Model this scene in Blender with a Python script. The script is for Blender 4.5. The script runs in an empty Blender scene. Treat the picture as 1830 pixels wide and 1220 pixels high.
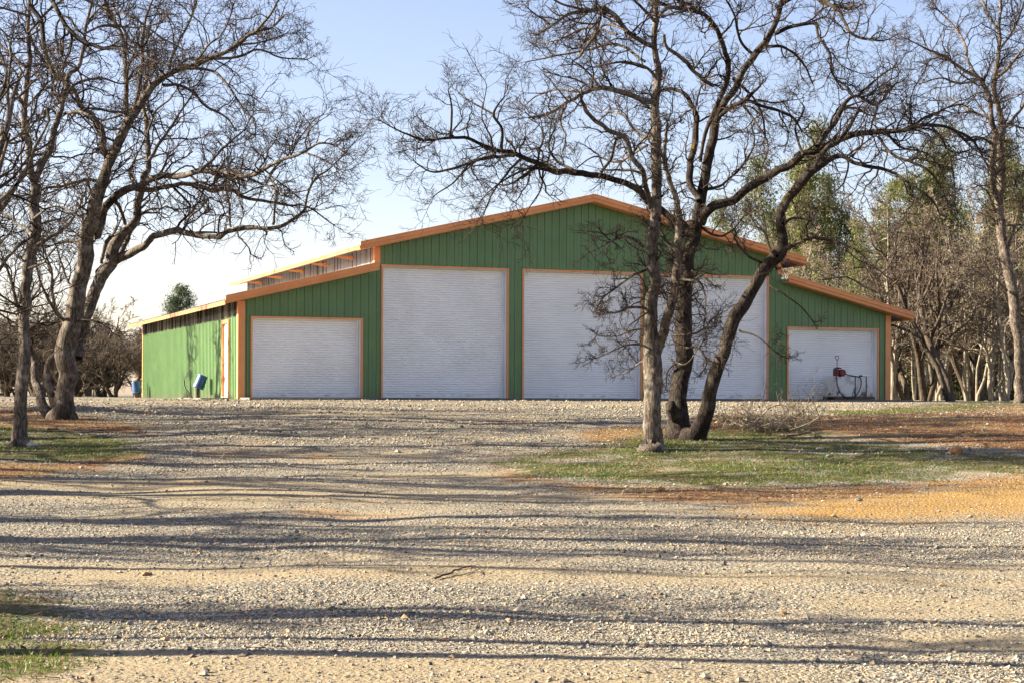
import bpy, bmesh, math, random
import numpy as np
from mathutils import Vector, Matrix
RNG = np.random.default_rng(7); random.seed(7)
sc = bpy.context.scene
col = sc.collection

# ---------------------------------------------------------------- camera
F = 3144.0; EYE = 1.65; CX = 915.0; HY = 706.5; ROLL = 0.0041
cam_d = bpy.data.cameras.new("camera"); cam = bpy.data.objects.new("camera", cam_d); col.objects.link(cam)
cam.location = (0, 0, EYE)
cam_d.sensor_width = 36.0; cam_d.lens = F / 1830 * 36; cam_d.clip_start = 0.1; cam_d.clip_end = 4000
cam_d.shift_y = (HY - 610) / 1830
cam.rotation_euler = (Matrix.Rotation(math.radians(90), 3, 'X') @ Matrix.Rotation(ROLL, 3, 'Z')).to_euler()
sc.camera = cam
# ---------------------------------------------------------------- light
SUN_EL = math.radians(25.0); SUN_BACK = math.radians(4.0)
S = Vector((-math.cos(SUN_EL) * math.cos(SUN_BACK), math.cos(SUN_EL) * math.sin(SUN_BACK), math.sin(SUN_EL)))
w = bpy.data.worlds.new("World"); sc.world = w; w.use_nodes = True
nt = w.node_tree; nt.nodes.clear()
sky = nt.nodes.new('ShaderNodeTexSky'); sky.sky_type = 'NISHITA'; sky.sun_disc = False
sky.sun_elevation = SUN_EL; sky.sun_rotation = math.atan2(S.x, S.y)
sky.altitude = 300; sky.air_density = 1.0; sky.dust_density = 1.0; sky.ozone_density = 2.0
bg = nt.nodes.new('ShaderNodeBackground'); bg.inputs[1].default_value = 0.054
wo = nt.nodes.new('ShaderNodeOutputWorld'); wb = nt.nodes.new('ShaderNodeMix'); wb.data_type = 'RGBA'; wb.blend_type = 'MULTIPLY'; wb.inputs[0].default_value = 1; wb.inputs[7].default_value = (1.20, .99, .985, 1)
nt.links.new(sky.outputs[0], wb.inputs[6]); nt.links.new(wb.outputs[2], bg.inputs[0]); nt.links.new(bg.outputs[0], wo.inputs[0])
sl = bpy.data.lights.new("sun", 'SUN'); sl.energy = 5.0; sl.angle = math.radians(0.5); sl.color = (1, 0.89, 0.70)
so = bpy.data.objects.new("sun", sl); col.objects.link(so); so.rotation_euler = S.to_track_quat('Z', 'Y').to_euler()
sc.view_settings.view_transform = 'Standard'; sc.view_settings.look = 'None'
sc.view_settings.exposure = 2.14; sc.view_settings.gamma = 1

# ---------------------------------------------------------------- helpers
def hor(x): return HY + ROLL * (x - CX)
def px(x, y, Y):
    return np.array([(x - CX) / F * Y, Y, EYE - (y - hor(x)) / F * Y])
def tag(o, label=None, cat=None, group=None, kind=None):
    if label: o['label'] = label
    if cat: o['category'] = cat
    if group: o['group'] = group
    if kind: o['kind'] = kind
    return o
def link(o, parent=None):
    col.objects.link(o)
    if parent: o.parent = parent
    return o
def empty(name, loc=(0, 0, 0), rz=0, **k):
    o = bpy.data.objects.new(name, None); o.location = loc; o.rotation_euler = (0, 0, rz); o.empty_display_size = .3
    link(o); return tag(o, **k)
def mesh_np(name, V, Fc, mat, parent=None, smooth=True, attrs=None):
    """V (n,3), Fc (m,k) with constant k, or list of such arrays"""
    me = bpy.data.meshes.new(name)
    Fl = Fc if isinstance(Fc, list) else [Fc]
    V = np.asarray(V, dtype=np.float32)
    me.vertices.add(len(V)); me.vertices.foreach_set('co', V.ravel())
    loops = np.concatenate([f.ravel() for f in Fl]).astype(np.int32)
    tot = np.concatenate([np.full(len(f), f.shape[1]) for f in Fl]).astype(np.int32)
    st = np.concatenate([[0], np.cumsum(tot)[:-1]]).astype(np.int32)
    me.loops.add(len(loops)); me.loops.foreach_set('vertex_index', loops)
    me.polygons.add(len(tot)); me.polygons.foreach_set('loop_start', st); me.polygons.foreach_set('loop_total', tot)
    me.polygons.foreach_set('use_smooth', np.full(len(tot), smooth))
    if attrs:
        for k, a in attrs.items():
            at = me.attributes.new(k, 'FLOAT', 'POINT'); at.data.foreach_set('value', np.asarray(a, dtype=np.float32))
    me.update(calc_edges=True); me.validate()
    if mat: me.materials.append(mat)
    return link(bpy.data.objects.new(name, me), parent)
class MB:
    def __init__(s): s.V = []; s.F = []
    def quad(s, *p):
        n = len(s.V); s.V += [tuple(q) for q in p]; s.F.append(tuple(range(n, n + len(p))))
    def box(s, a, b, M=None):
        x0, y0, z0 = a; x1, y1, z1 = b
        c = [(x0,y0,z0),(x1,y0,z0),(x1,y1,z0),(x0,y1,z0),(x0,y0,z1),(x1,y0,z1),(x1,y1,z1),(x0,y1,z1)]
        if M is not None: c = [tuple(M @ Vector(p)) for p in c]
        n = len(s.V); s.V += c
        s.F += [tuple(n + i for i in f) for f in ((3,2,1,0),(4,5,6,7),(0,1,5,4),(1,2,6,5),(2,3,7,6),(3,0,4,7))]
    def prism(s, poly, y0, y1):      # poly in (x,z), extruded along y
        n = len(s.V); k = len(poly)
        s.V += [(p[0], y0, p[1]) for p in poly] + [(p[0], y1, p[1]) for p in poly]
        s.F.append(tuple(range(n, n + k))); s.F.append(tuple(range(n + 2 * k - 1, n + k - 1, -1)))
        for i in range(k):
            j = (i + 1) % k; s.F.append((n + i, n + k + i, n + k + j, n + j))
    def prismx(s, poly, x0, x1):     # poly in (y,z), extruded along x
        n = len(s.V); k = len(poly)
        s.V += [(x0, p[0], p[1]) for p in poly] + [(x1, p[0], p[1]) for p in poly]
        s.F.append(tuple(range(n, n + k))); s.F.append(tuple(range(n + 2 * k - 1, n + k - 1, -1)))
        for i in range(k):
            j = (i + 1) % k; s.F.append((n + i, n + k + i, n + k + j, n + j))
    def tube(s, pts, r, m=10, cap=True):
        pts = [Vector(p) for p in pts]; n = len(s.V); R = r if hasattr(r, '__len__') else [r] * len(pts)
        ref = None
        for i, p in enumerate(pts):
            t = (pts[min(i + 1, len(pts) - 1)] - pts[max(i - 1, 0)]).normalized()
            if ref is None: ref = t.orthogonal().normalized()
            ref = (ref - t * ref.dot(t)).normalized(); b = t.cross(ref)
            for k in range(m):
                a = 2 * math.pi * k / m; s.V.append(tuple(p + (ref * math.cos(a) + b * math.sin(a)) * R[i]))
        for i in range(len(pts) - 1):
            for k in range(m):
                j = (k + 1) % m; s.F.append((n + i*m + k, n + i*m + j, n + (i+1)*m + j, n + (i+1)*m + k))
        if cap:
            s.F.append(tuple(n + k for k in range(m - 1, -1, -1))); e = n + (len(pts) - 1) * m; s.F.append(tuple(e + k for k in range(m)))
    def build(s, name, mat, parent=None, smooth=False, bevel=0):
        me = bpy.data.meshes.new(name); me.from_pydata(s.V, [], s.F); me.update()
        bm = bmesh.new(); bm.from_mesh(me); bmesh.ops.recalc_face_normals(bm, faces=bm.faces); bm.to_mesh(me); bm.free()
        if smooth: me.polygons.foreach_set('use_smooth', [True] * len(me.polygons))
        me.materials.append(mat); o = link(bpy.data.objects.new(name, me), parent)
        if bevel:
            m = o.modifiers.new('bevel', 'BEVEL'); m.width = bevel; m.segments = 2; m.limit_method = 'ANGLE'
        return o
# value noise on arrays
_P = RNG.random((256, 256))
def vnoise(x, y, seed=0):
    x = np.asarray(x) + seed * 17.3; y = np.asarray(y) + seed * 9.7
    xi = np.floor(x).astype(int); yi = np.floor(y).astype(int); fx = x - xi; fy = y - yi
    fx = fx*fx*(3-2*fx); fy = fy*fy*(3-2*fy)
    g = lambda a, b: _P[a & 255, b & 255]
    return (g(xi,yi)*(1-fx)+g(xi+1,yi)*fx)*(1-fy)+(g(xi,yi+1)*(1-fx)+g(xi+1,yi+1)*fx)*fy - .5
def fnoise(x, y, seed=0, o=3):
    r = 0; a = 1; f = 1
    for i in range(o): r = r + a * vnoise(x*f, y*f, seed + i); a *= .5; f *= 2.1
    return r

# ---------------------------------------------------------------- ground shape
GY = [-60, 0, 6, 10, 15, 20, 25, 27, 29, 31, 33, 35, 38, 40, 43, 46, 50, 4000]
GH = [2.0, 1.75, 1.68, 1.60, 1.47, 1.29, 1.11, 1.00, .85, .67, .51, .40, .31, .265, .20, .145, .125, .12]
def gz(X, Y):
    X = np.asarray(X, float); Y = np.asarray(Y, float)
    h = EYE - np.interp(Y, GY, GH)
    near = np.clip((46 - Y) / 6, 0, 1)
    h = h + near * (0.09 * fnoise(X * .22, Y * .3, 3) + .035 * vnoise(X * .9, Y * 1.3, 5) + .014 * vnoise(X * 3.1, Y * 3.7, 8))
    # low mound carrying the right hand grass, small heap round the left trunk
    h = h + .16 * np.exp(-(((X - 8) / 6) ** 2 + ((Y - 31) / 4.5) ** 2)) * near
    h = h + .13 * np.exp(-(((X + 9.3) / 1.1) ** 2 + ((Y - 36.6) / 1.0) ** 2))
    return h
def ground_at(x, y):
    """point of the ground seen at photo pixel (x, y)"""
    lo = 3.0
    Ys = np.linspace(4, 60, 2241); P = (x - CX) / F * Ys; z = EYE - (y - hor(x)) / F * Ys
    d = z - gz(P, Ys); i = np.argmax(d <= 0)
    if d[i] > 0: i = len(Ys) - 1
    Yv = Ys[i]; return np.array([P[i], Yv, float(gz(P[i], Yv))])
# zones of the ground as outlines on the ground
def zone(pts): return np.array([ground_at(*p)[:2] for p in pts])
ZG = dict(
 grass=[zone([(880,824),(950,806),(1060,794),(1130,780),(1210,770),(1330,764),(1430,762),(1500,778),(1600,795),(1700,806),(1830,812),(2300,812),(2300,835),(1900,838),(1700,852),(1500,864),(1350,870),(1200,866),(1050,858),(930,844)]),
        zone([(1440,742),(1500,733),(1640,722),(1760,717),(2100,714.5),(2100,724),(1800,727),(1600,741)]),
        zone([(-300,762),(0,757),(70,762),(150,770),(225,782),(262,806),(200,822),(100,826),(-300,834)]),
        zone([(-160,1044),(10,1046),(70,1066),(130,1100),(215,1130),(160,1165),(120,1200),(60,1230),(-160,1240)])],
 soil=[zone([(880,832),(1000,862),(1200,872),(1500,868),(1830,846),(2200,838),(2200,868),(1700,872),(1560,896),(1340,900),(1180,896),(1000,872),(900,850)]),
       zone([(1010,772),(1110,762),(1220,764),(1240,741),(1330,738),(1430,742),(1500,740),(1640,733),(1830,722),(2100,720),(2200,808),(1830,806),(1700,800),(1560,785),(1440,772),(1330,778),(1120,794),(1050,786)]),
       zone([(-300,722),(0,722),(66,728),(80,742),(160,742),(240,758),(268,776),(150,772),(-300,766)]),
       zone([(-300,832),(100,824),(230,806),(262,812),(240,826),(130,842),(20,856),(-300,872)]),
       zone([(-160,1066),(20,1070),(70,1092),(50,1130),(-160,1135)])],
 ochre=[zone([(1320,908),(1450,892),(1600,878),(1830,848),(2200,840),(2200,928),(1830,918),(1640,930),(1460,936),(1350,926)])],
 bare=[zone([(1480,780),(1640,772),(1830,760),(2200,756),(2200,812),(1830,812),(1700,806),(1560,800)])])
def sdf(poly, X, Y):
    d = np.full(X.shape, 1e9); ins = np.zeros(X.shape, bool); n = len(poly)
    for i in range(n):
        a = poly[i]; b = poly[(i + 1) % n]; e = b - a; L = (e ** 2).sum() + 1e-9
        t = np.clip(((X - a[0]) * e[0] + (Y - a[1]) * e[1]) / L, 0, 1)
        d = np.minimum(d, np.hypot(X - a[0] - t * e[0], Y - a[1] - t * e[1]))
        c = (a[1] > Y) != (b[1] > Y); xx = a[0] + (Y - a[1]) * e[0] / (e[1] if abs(e[1]) > 1e-9 else 1e-9)
        ins ^= c & (X < xx)
    return np.where(ins, d, -d)
def zval(k, X, Y):
    r = np.full(X.shape, -3.0)
    for p in ZG[k]: r = np.maximum(r, sdf(p, X, Y))
    return np.clip(r, -2, 2)

# ---------------------------------------------------------------- materials
def new_mat(name):
    m = bpy.data.materials.new(name); m.use_nodes = True; n = m.node_tree; n.nodes.clear()
    o = n.nodes.new('ShaderNodeOutputMaterial'); b = n.nodes.new('ShaderNodeBsdfPrincipled'); n.links.new(b.outputs[0], o.inputs[0])
    return m, n, b
class N:
    def __init__(s, n): s.n = n
    def node(s, t, **k):
        a = s.n.nodes.new(t)
        for q, v in k.items(): setattr(a, q, v)
        return a
    def set(s, sock, v):
        if hasattr(v, 'links') or isinstance(v, bpy.types.NodeSocket): s.n.links.new(v, sock)
        elif isinstance(v, (tuple, list)) and len(v) == 3 and sock.type == 'RGBA': sock.default_value = (*v, 1)
        else: sock.default_value = v
    def pos(s, obj=False):
        return s.node('ShaderNodeTexCoord').outputs['Object'] if obj else s.node('ShaderNodeNewGeometry').outputs['Position']
    def mapv(s, v, scale): 
        m = s.node('ShaderNodeMapping'); s.set(m.inputs['Vector'], v); m.inputs['Scale'].default_value = scale; return m.outputs[0]
    def noise(s, v, scale, detail=4, rough=.55, dist=0):
        a = s.node('ShaderNodeTexNoise'); s.set(a.inputs['Vector'], v); a.inputs['Scale'].default_value = scale
        a.inputs['Detail'].default_value = detail; a.inputs['Roughness'].default_value = rough; a.inputs['Distortion'].default_value = dist
        return a.outputs['Fac']
    def vor(s, v, scale, out='Distance', feature='F1'):
        a = s.node('ShaderNodeTexVoronoi', feature=feature); s.set(a.inputs['Vector'], v); a.inputs['Scale'].default_value = scale; return a.outputs[out]
    def math(s, op, a, b=0.0, c=None):
        m = s.node('ShaderNodeMath', operation=op); s.set(m.inputs[0], a); s.set(m.inputs[1], b)
        if c is not None: s.set(m.inputs[2], c)
        return m.outputs[0]
    def ramp(s, f, lo, hi, a=0.0, b=1.0):
        m = s.node('ShaderNodeMapRange', interpolation_type='SMOOTHSTEP'); s.set(m.inputs[0], f)
        m.inputs[1].default_value = lo; m.inputs[2].default_value = hi; m.inputs[3].default_value = a; m.inputs[4].default_value = b
        return m.outputs[0]
    def mix(s, f, a, b, mode='MIX'):
        m = s.node('ShaderNodeMix', data_type='RGBA', blend_type=mode); s.set(m.inputs[0], f); s.set(m.inputs[6], a); s.set(m.inputs[7], b); return m.outputs[2]
    def attr(s, name): return s.node('ShaderNodeAttribute', attribute_name=name).outputs['Fac']
    def bump(s, h, strength=.4, dist=.02):
        b = s.node('ShaderNodeBump'); s.set(b.inputs['Height'], h); b.inputs['Strength'].default_value = strength; b.inputs['Distance'].default_value = dist; return b.outputs[0]
    def objrand(s): return s.node('ShaderNodeObjectInfo').outputs['Random']
def painted(name, c, c2=None, rough=.45, scale=1.5, bump=0.0, dirt=None, metal=0.0):
    m, n, b = new_mat(name); t = N(n); p = t.pos(True)
    f = t.ramp(t.noise(p, scale, 5), .35, .68)
    cc = t.mix(f, c, c2 or tuple(v * .86 for v in c))
    if dirt:
        z = t.node('ShaderNodeSeparateXYZ'); t.set(z.inputs[0], p)
        g = t.math('MULTIPLY', t.ramp(z.outputs[2], .0, dirt[1], 1, 0), t.ramp(t.noise(p, 6, 5), .35, .7))
        cc = t.mix(g, cc, dirt[0])
    t.set(b.inputs['Base Color'], cc); t.set(b.inputs['Roughness'], t.ramp(t.noise(p, 9, 3), .3, .7, rough - .06, rough + .1)); b.inputs['Metallic'].default_value = metal
    if bump: t.set(b.inputs['Normal'], t.bump(t.noise(p, 3.5, 3), bump, .02))
    return m
M = {}
M['green'] = painted('green_metal', (.115, .215, .078), (.095, .185, .068), .42, 1.2, .12, ((.16, .15, .09), .25))
M['orange'] = painted('orange_trim', (.74, .30, .10), (.66, .255, .08), .42, 2.2, .05)
M['door'] = painted('roll_door_white', (.89, .89, .88), (.82, .82, .81), .4, 1.0, 0, ((.62, .59, .54), .22))
M['jamb'] = painted('jamb_white', (.82, .83, .84), None, .45)
M['rubber'] = painted('black_rubber', (.015, .015, .016), None, .6)
M['concrete'] = painted('concrete', (.17, .155, .13), (.12, .105, .085), .85, 5, .4)
M['steel'] = painted('galvanised_steel', (.42, .42, .42), (.30, .29, .28), .45, 8, 0, None, .7)
M['blue'] = painted('blue_plastic', (.012, .055, .19), (.016, .065, .22), .45, 6)
M['blue'].name = 'blue_plastic'
M['red'] = painted('red_pump_paint', (.17, .012, .012), (.11, .01, .01), .5, 8)
M['wood'] = painted('old_wood', (.12, .085, .06), (.07, .05, .035), .85, 12, .4)
M['handle_wood'] = painted('handle_wood', (.30, .2, .12), None, .6, 12)
# weathered eave trim
def mk():
    m, n, b = new_mat('weathered_orange_trim'); t = N(n); p = t.pos(True)
    f = t.ramp(t.noise(t.mapv(p, (1, 1.2, 2)), 1.6, 4, .6), .5, .62)
    g = t.ramp(t.noise(t.mapv(p, (1, 2.5, 1)), 2.6, 3), .52, .66)
    c = t.mix(f, (.50, .22, .085), (.46, .18, .035)); c = t.mix(t.math('MULTIPLY', g, .7), c, (.24, .09, .05))
    t.set(b.inputs['Base Color'], c); b.inputs['Roughness'].default_value = .4; return m
M['eave'] = mk()
def mk():
    m, n, b = new_mat('translucent_corrugated_sheet'); t = N(n); p = t.pos(True)
    s = t.noise(t.mapv(p, (6, 6, .25)), 1.0, 3, .6)
    f = t.ramp(s, .42, .6)
    c = t.mix(f, (.05, .04, .036), (.66, .64, .60))
    t.set(b.inputs['Base Color'], c); b.inputs['Roughness'].default_value = .18
    b.inputs['Coat Weight'].default_value = .5; return m
M['clear'] = mk()
def mk():
    m, n, b = new_mat('pale_corrugated_sheet'); t = N(n); p = t.pos(True)
    f = t.ramp(t.noise(t.mapv(p, (5, 5, .2)), 1.0, 3, .6), .40, .5)
    t.set(b.inputs['Base Color'], t.mix(f, (.20, .19, .185), (.74, .77, .80))); b.inputs['Roughness'].default_value = .22; return m
M['clear_pale'] = mk()
def mk():
    m, n, b = new_mat('roof_sheet'); t = N(n); p = t.pos(True)
    t.set(b.inputs['Base Color'], t.mix(t.noise(p, 2, 4), (.33, .27, .24), (.22, .18, .16))); b.inputs['Roughness'].default_value = .45; b.inputs['Metallic'].default_value = .3; return m
M['roof'] = mk()
def mk():
    m, n, b = new_mat('stained_white_tank'); t = N(n); p = t.pos(True)
    f = t.ramp(t.noise(p, 3.4, 6, .62, .8), .53, .63); z = t.node('ShaderNodeSeparateXYZ'); t.set(z.inputs[0], p)
    g = t.ramp(z.outputs[2], .10, .5, 1, .35); r = t.ramp(t.noise(p, 2.2, 5, .7), .5, .75)
    c = t.mix(t.math('MULTIPLY', f, g), (.64, .63, .60), (.05, .035, .022)); c = t.mix(t.math('MULTIPLY', r, .6), c, (.33, .22, .12))
    t.set(b.inputs['Base Color'], c); b.inputs['Roughness'].default_value = .45; return m
M['tank'] = mk()
def bark(name, c1, c2, c3, moss=.0, sc_=1.0):
    m, n, b = new_mat(name); t = N(n); p = t.pos(True)
    fis = t.noise(t.mapv(p, (1, 1, .22)), 34 * sc_, 5, .65, .4); pat = t.noise(p, 5 * sc_, 5, .6)
    c = t.mix(t.ramp(fis, .38, .62), c1, c2); c = t.mix(t.ramp(pat, .52, .66, 0, .8), c, c3)
    dk = t.noise(p, 1.3, 3); c = t.mix(t.ramp(dk, .55, .66, 0, .7), c, tuple(v * .35 for v in c1))
    if moss:
        geo = t.node('ShaderNodeNewGeometry'); z = t.node('ShaderNodeSeparateXYZ'); t.set(z.inputs[0], geo.outputs['Normal'])
        f = t.math('MULTIPLY', t.ramp(z.outputs[2], .0, .5), t.ramp(t.noise(p, 1.15, 2), .60, .66)); f = t.math('MULTIPLY', f, t.ramp(t.noise(p, 14, 3), .35, .5)); zz = t.node('ShaderNodeSeparateXYZ'); t.set(zz.inputs[0], p); f = t.math('MULTIPLY', f, t.ramp(zz.outputs[2], 2.3, 2.9)); f = t.math('MULTIPLY', f, moss)
        c = t.mix(f, c, (.12, .082, .010))
    t.set(b.inputs['Base Color'], c); b.inputs['Specular IOR Level'].default_value = .15; b.inputs['Roughness'].default_value = .9; t.set(b.inputs['Normal'], t.bump(fis, .9, .03 / sc_)); return m
M['bark'] = bark('oak_bark', (.048, .036, .028), (.165, .135, .108), (.26, .23, .19), 1.0)
M['bark_dark'] = bark('dark_oak_bark', (.016, .012, .009), (.055, .042, .034), (.085, .072, .058), 1.0)
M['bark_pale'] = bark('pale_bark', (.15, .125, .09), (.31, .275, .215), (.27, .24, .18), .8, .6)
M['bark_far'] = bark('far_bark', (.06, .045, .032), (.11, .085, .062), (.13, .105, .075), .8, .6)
def twigm(name, a, b_):
    m, n, b = new_mat(name); t = N(n)
    t.set(b.inputs['Base Color'], t.mix(t.ramp(t.noise(t.pos(True), 1.8, 3), .35, .65), a, b_)); b.inputs['Roughness'].default_value = .85; b.inputs['Specular IOR Level'].default_value = .1; return m
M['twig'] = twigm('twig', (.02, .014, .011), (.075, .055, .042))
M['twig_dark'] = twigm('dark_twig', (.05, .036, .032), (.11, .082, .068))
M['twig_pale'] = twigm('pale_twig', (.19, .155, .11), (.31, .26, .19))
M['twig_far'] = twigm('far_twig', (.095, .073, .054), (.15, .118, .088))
def leafm(name, a, b_, c3):
    m, n, b = new_mat(name); t = N(n); p = t.pos(True)
    c = t.mix(t.ramp(t.noise(p, 1.2, 2), .38, .62), a, b_); c = t.mix(t.ramp(t.noise(p, 7, 2), .55, .7), c, c3)
    t.set(b.inputs['Base Color'], c); b.inputs['Roughness'].default_value = .5
    tr = t.node('ShaderNodeBsdfTranslucent'); t.set(tr.inputs[0], c); mx = t.node('ShaderNodeMixShader'); mx.inputs[0].default_value = .35
    o = [q for q in n.nodes if q.type == 'OUTPUT_MATERIAL'][0]; t.set(mx.inputs[1], b.outputs[0]); t.set(mx.inputs[2], tr.outputs[0]); t.set(o.inputs[0], mx.outputs[0]); return m
M['euca'] = leafm('eucalyptus_leaves', (.085, .11, .03), (.155, .155, .045), (.21, .17, .055))
M['pine'] = leafm('pine_needles', (.045, .075, .035), (.07, .10, .045), (.10, .12, .055))
M['brush'] = leafm('brush_leaves', (.10, .105, .035), (.16, .13, .065), (.09, .115, .03))
M['grass'] = leafm('grass_blades', (.065, .125, .010), (.12, .16, .018), (.19, .17, .045))
M['litter'] = leafm('dry_leaves', (.26, .18, .10), (.16, .10, .052), (.38, .29, .18))
# ground
def mk():
    m, n, b = new_mat('gravel_and_soil'); t = N(n); p = t.pos()
    v1 = t.node('ShaderNodeTexVoronoi'); t.set(v1.inputs['Vector'], p); v1.inputs['Scale'].default_value = 26; 
    v2 = t.node('ShaderNodeTexVoronoi'); t.set(v2.inputs['Vector'], p); v2.inputs['Scale'].default_value = 58
    cs = t.node('ShaderNodeSeparateColor'); t.set(cs.inputs[0], v1.outputs['Color'])
    cs2 = t.node('ShaderNodeSeparateColor'); t.set(cs2.inputs[0], v2.outputs['Color'])
    st = t.mix(cs.outputs[0], (.07, .068, .062), (.33, .30, .235)); st = t.mix(t.ramp(cs.outputs[1], .72, .95), st, (.38, .27, .17))
    st2 = t.mix(cs2.outputs[0], (.06, .057, .05), (.31, .285, .22)); st = t.mix(t.ramp(cs.outputs[2], .3, .6), st, st2)
    st = t.mix(t.ramp(v1.outputs['Distance'], .5, .9, 0, .6), st, (.16, .13, .10))
    # fine sand between the stones, worn into long patches
    patch = t.math('ADD', t.attr('pack'), t.math('MULTIPLY', t.math('SUBTRACT', t.noise(p, 2.2, 5, .65), .5), .5))
    sand = t.mix(t.noise(p, 18, 4), (.31, .242, .142), (.22, .172, .102))
    c = t.mix(t.ramp(patch, .06, .5, .0, .8), st, sand)
    c = t.mix(t.ramp(t.noise(p, .35, 3), .60, .70, 0, .55), c, (.32, .19, .085))
    edge = t.math('ADD', t.math('MULTIPLY', t.math('SUBTRACT', t.noise(p, 1.6, 6, .7), .5), 2.6), t.math('MULTIPLY', t.math('SUBTRACT', t.noise(p, 11, 4, .7), .5), 1.8))
    fine = t.noise(p, 22, 5, .7)
    soil = t.mix(t.ramp(fine, .35, .66), (.105, .042, .012), (.25, .115, .033))
    soil = t.mix(t.ramp(t.noise(p, .8, 3), .45, .62), soil, t.mix(fine, (.15, .085, .03), (.28, .17, .062)))
    soil = t.mix(t.ramp(cs2.outputs[2], .86, .93, 0, .7), soil, (.36, .29, .20))
    soil = t.mix(t.ramp(t.noise(p, 9, 4), .62, .72, 0, .7), soil, (.09, .045, .02))
    c = t.mix(t.ramp(t.math('ADD', t.attr('soil'), edge), -.25, .3), c, soil)
    och = t.mix(fine, (.31, .185, .052), (.23, .13, .036)); och = t.mix(t.ramp(cs2.outputs[1], .88, .94, 0, .7), och, (.46, .37, .25))
    c = t.mix(t.ramp(t.math('ADD', t.attr('ochre'), edge), -.7, .9), c, och)
    gr = t.mix(t.ramp(t.noise(p, 3, 4), .38, .62), (.045, .058, .01), (.09, .082, .024)); gr = t.mix(t.ramp(fine, .52, .7), gr, (.14, .105, .045))
    gm = t.math('MULTIPLY', t.ramp(t.math('ADD', t.attr('grass'), edge), -.15, .3), t.ramp(t.noise(p, 1.1, 5, .65), .36, .5, .2, 1))
    c = t.mix(gm, c, gr)
    t.set(b.inputs['Base Color'], c); b.inputs['Roughness'].default_value = .95; b.inputs['Specular IOR Level'].default_value = .2
    h = t.math('ADD', t.math('MULTIPLY', t.ramp(v1.outputs['Distance'], 0, .8, 1, 0), .8), t.math('MULTIPLY', t.ramp(v2.outputs['Distance'], 0, .8, 1, 0), .35))
    h = t.math('MULTIPLY', h, t.ramp(patch, .06, .5, 1, .35)); h = t.math('ADD', h, t.math('MULTIPLY', fine, .6))
    t.set(b.inputs['Normal'], t.bump(h, .85, .022)); return m
M['ground'] = mk()
def mk():
    m, n, b = new_mat('gravel_stones'); t = N(n)
    a = t.attr('tint'); c = t.mix(a, (.05, .05, .048), (.40, .355, .265)); c = t.mix(t.ramp(t.attr('hue'), .7, .95), c, (.38, .26, .14))
    t.set(b.inputs['Base Color'], c); b.inputs['Roughness'].default_value = .9; return m
M['stone'] = mk()
M['rock_white'] = painted('white_stone', (.62, .58, .52), (.45, .40, .34), .85, 12, .5)
M['rock_brown'] = painted('brown_clod', (.34, .18, .07), (.22, .11, .05), .95, 14, .6)

# ---------------------------------------------------------------- ground mesh
def axis(lo, hi, step, far, grow=1.25):
    a = list(np.arange(lo, hi + 1e-6, step)); s = step; x = hi
    while x < far: s *= grow; x += s; a.append(x)
    s = step; x = lo
    b = []
    while x > -far: s *= grow; x -= s; b.append(x)
    return np.array(b[::-1] + a)
gx = axis(-14, 17, .11, 1500); gy = axis(7, 48, .11, 1500)
GX, GYY = np.meshgrid(gx, gy); fx_, fy_ = GX.ravel(), GYY.ravel()
Vg = np.stack([fx_, fy_, gz(fx_, fy_)], 1); nx_, ny_ = len(gx), len(gy)
ii = (np.arange(ny_ - 1)[:, None] * nx_ + np.arange(nx_ - 1)[None]).ravel()
mesh_np('ground', Vg, np.stack([ii, ii + 1, ii + nx_ + 1, ii + nx_], 1), M['ground'], None, True,
        {**{k: zval(k, fx_, fy_) for k in ('grass', 'soil', 'ochre')}, 'pack': 1.0 * fnoise(fx_ * .13 + 4, fy_ * .62, 31, 3) + .35 * vnoise(fx_ * .7, fy_ * 1.6, 37)})
tag(bpy.data.objects['ground'], kind='structure')

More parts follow.
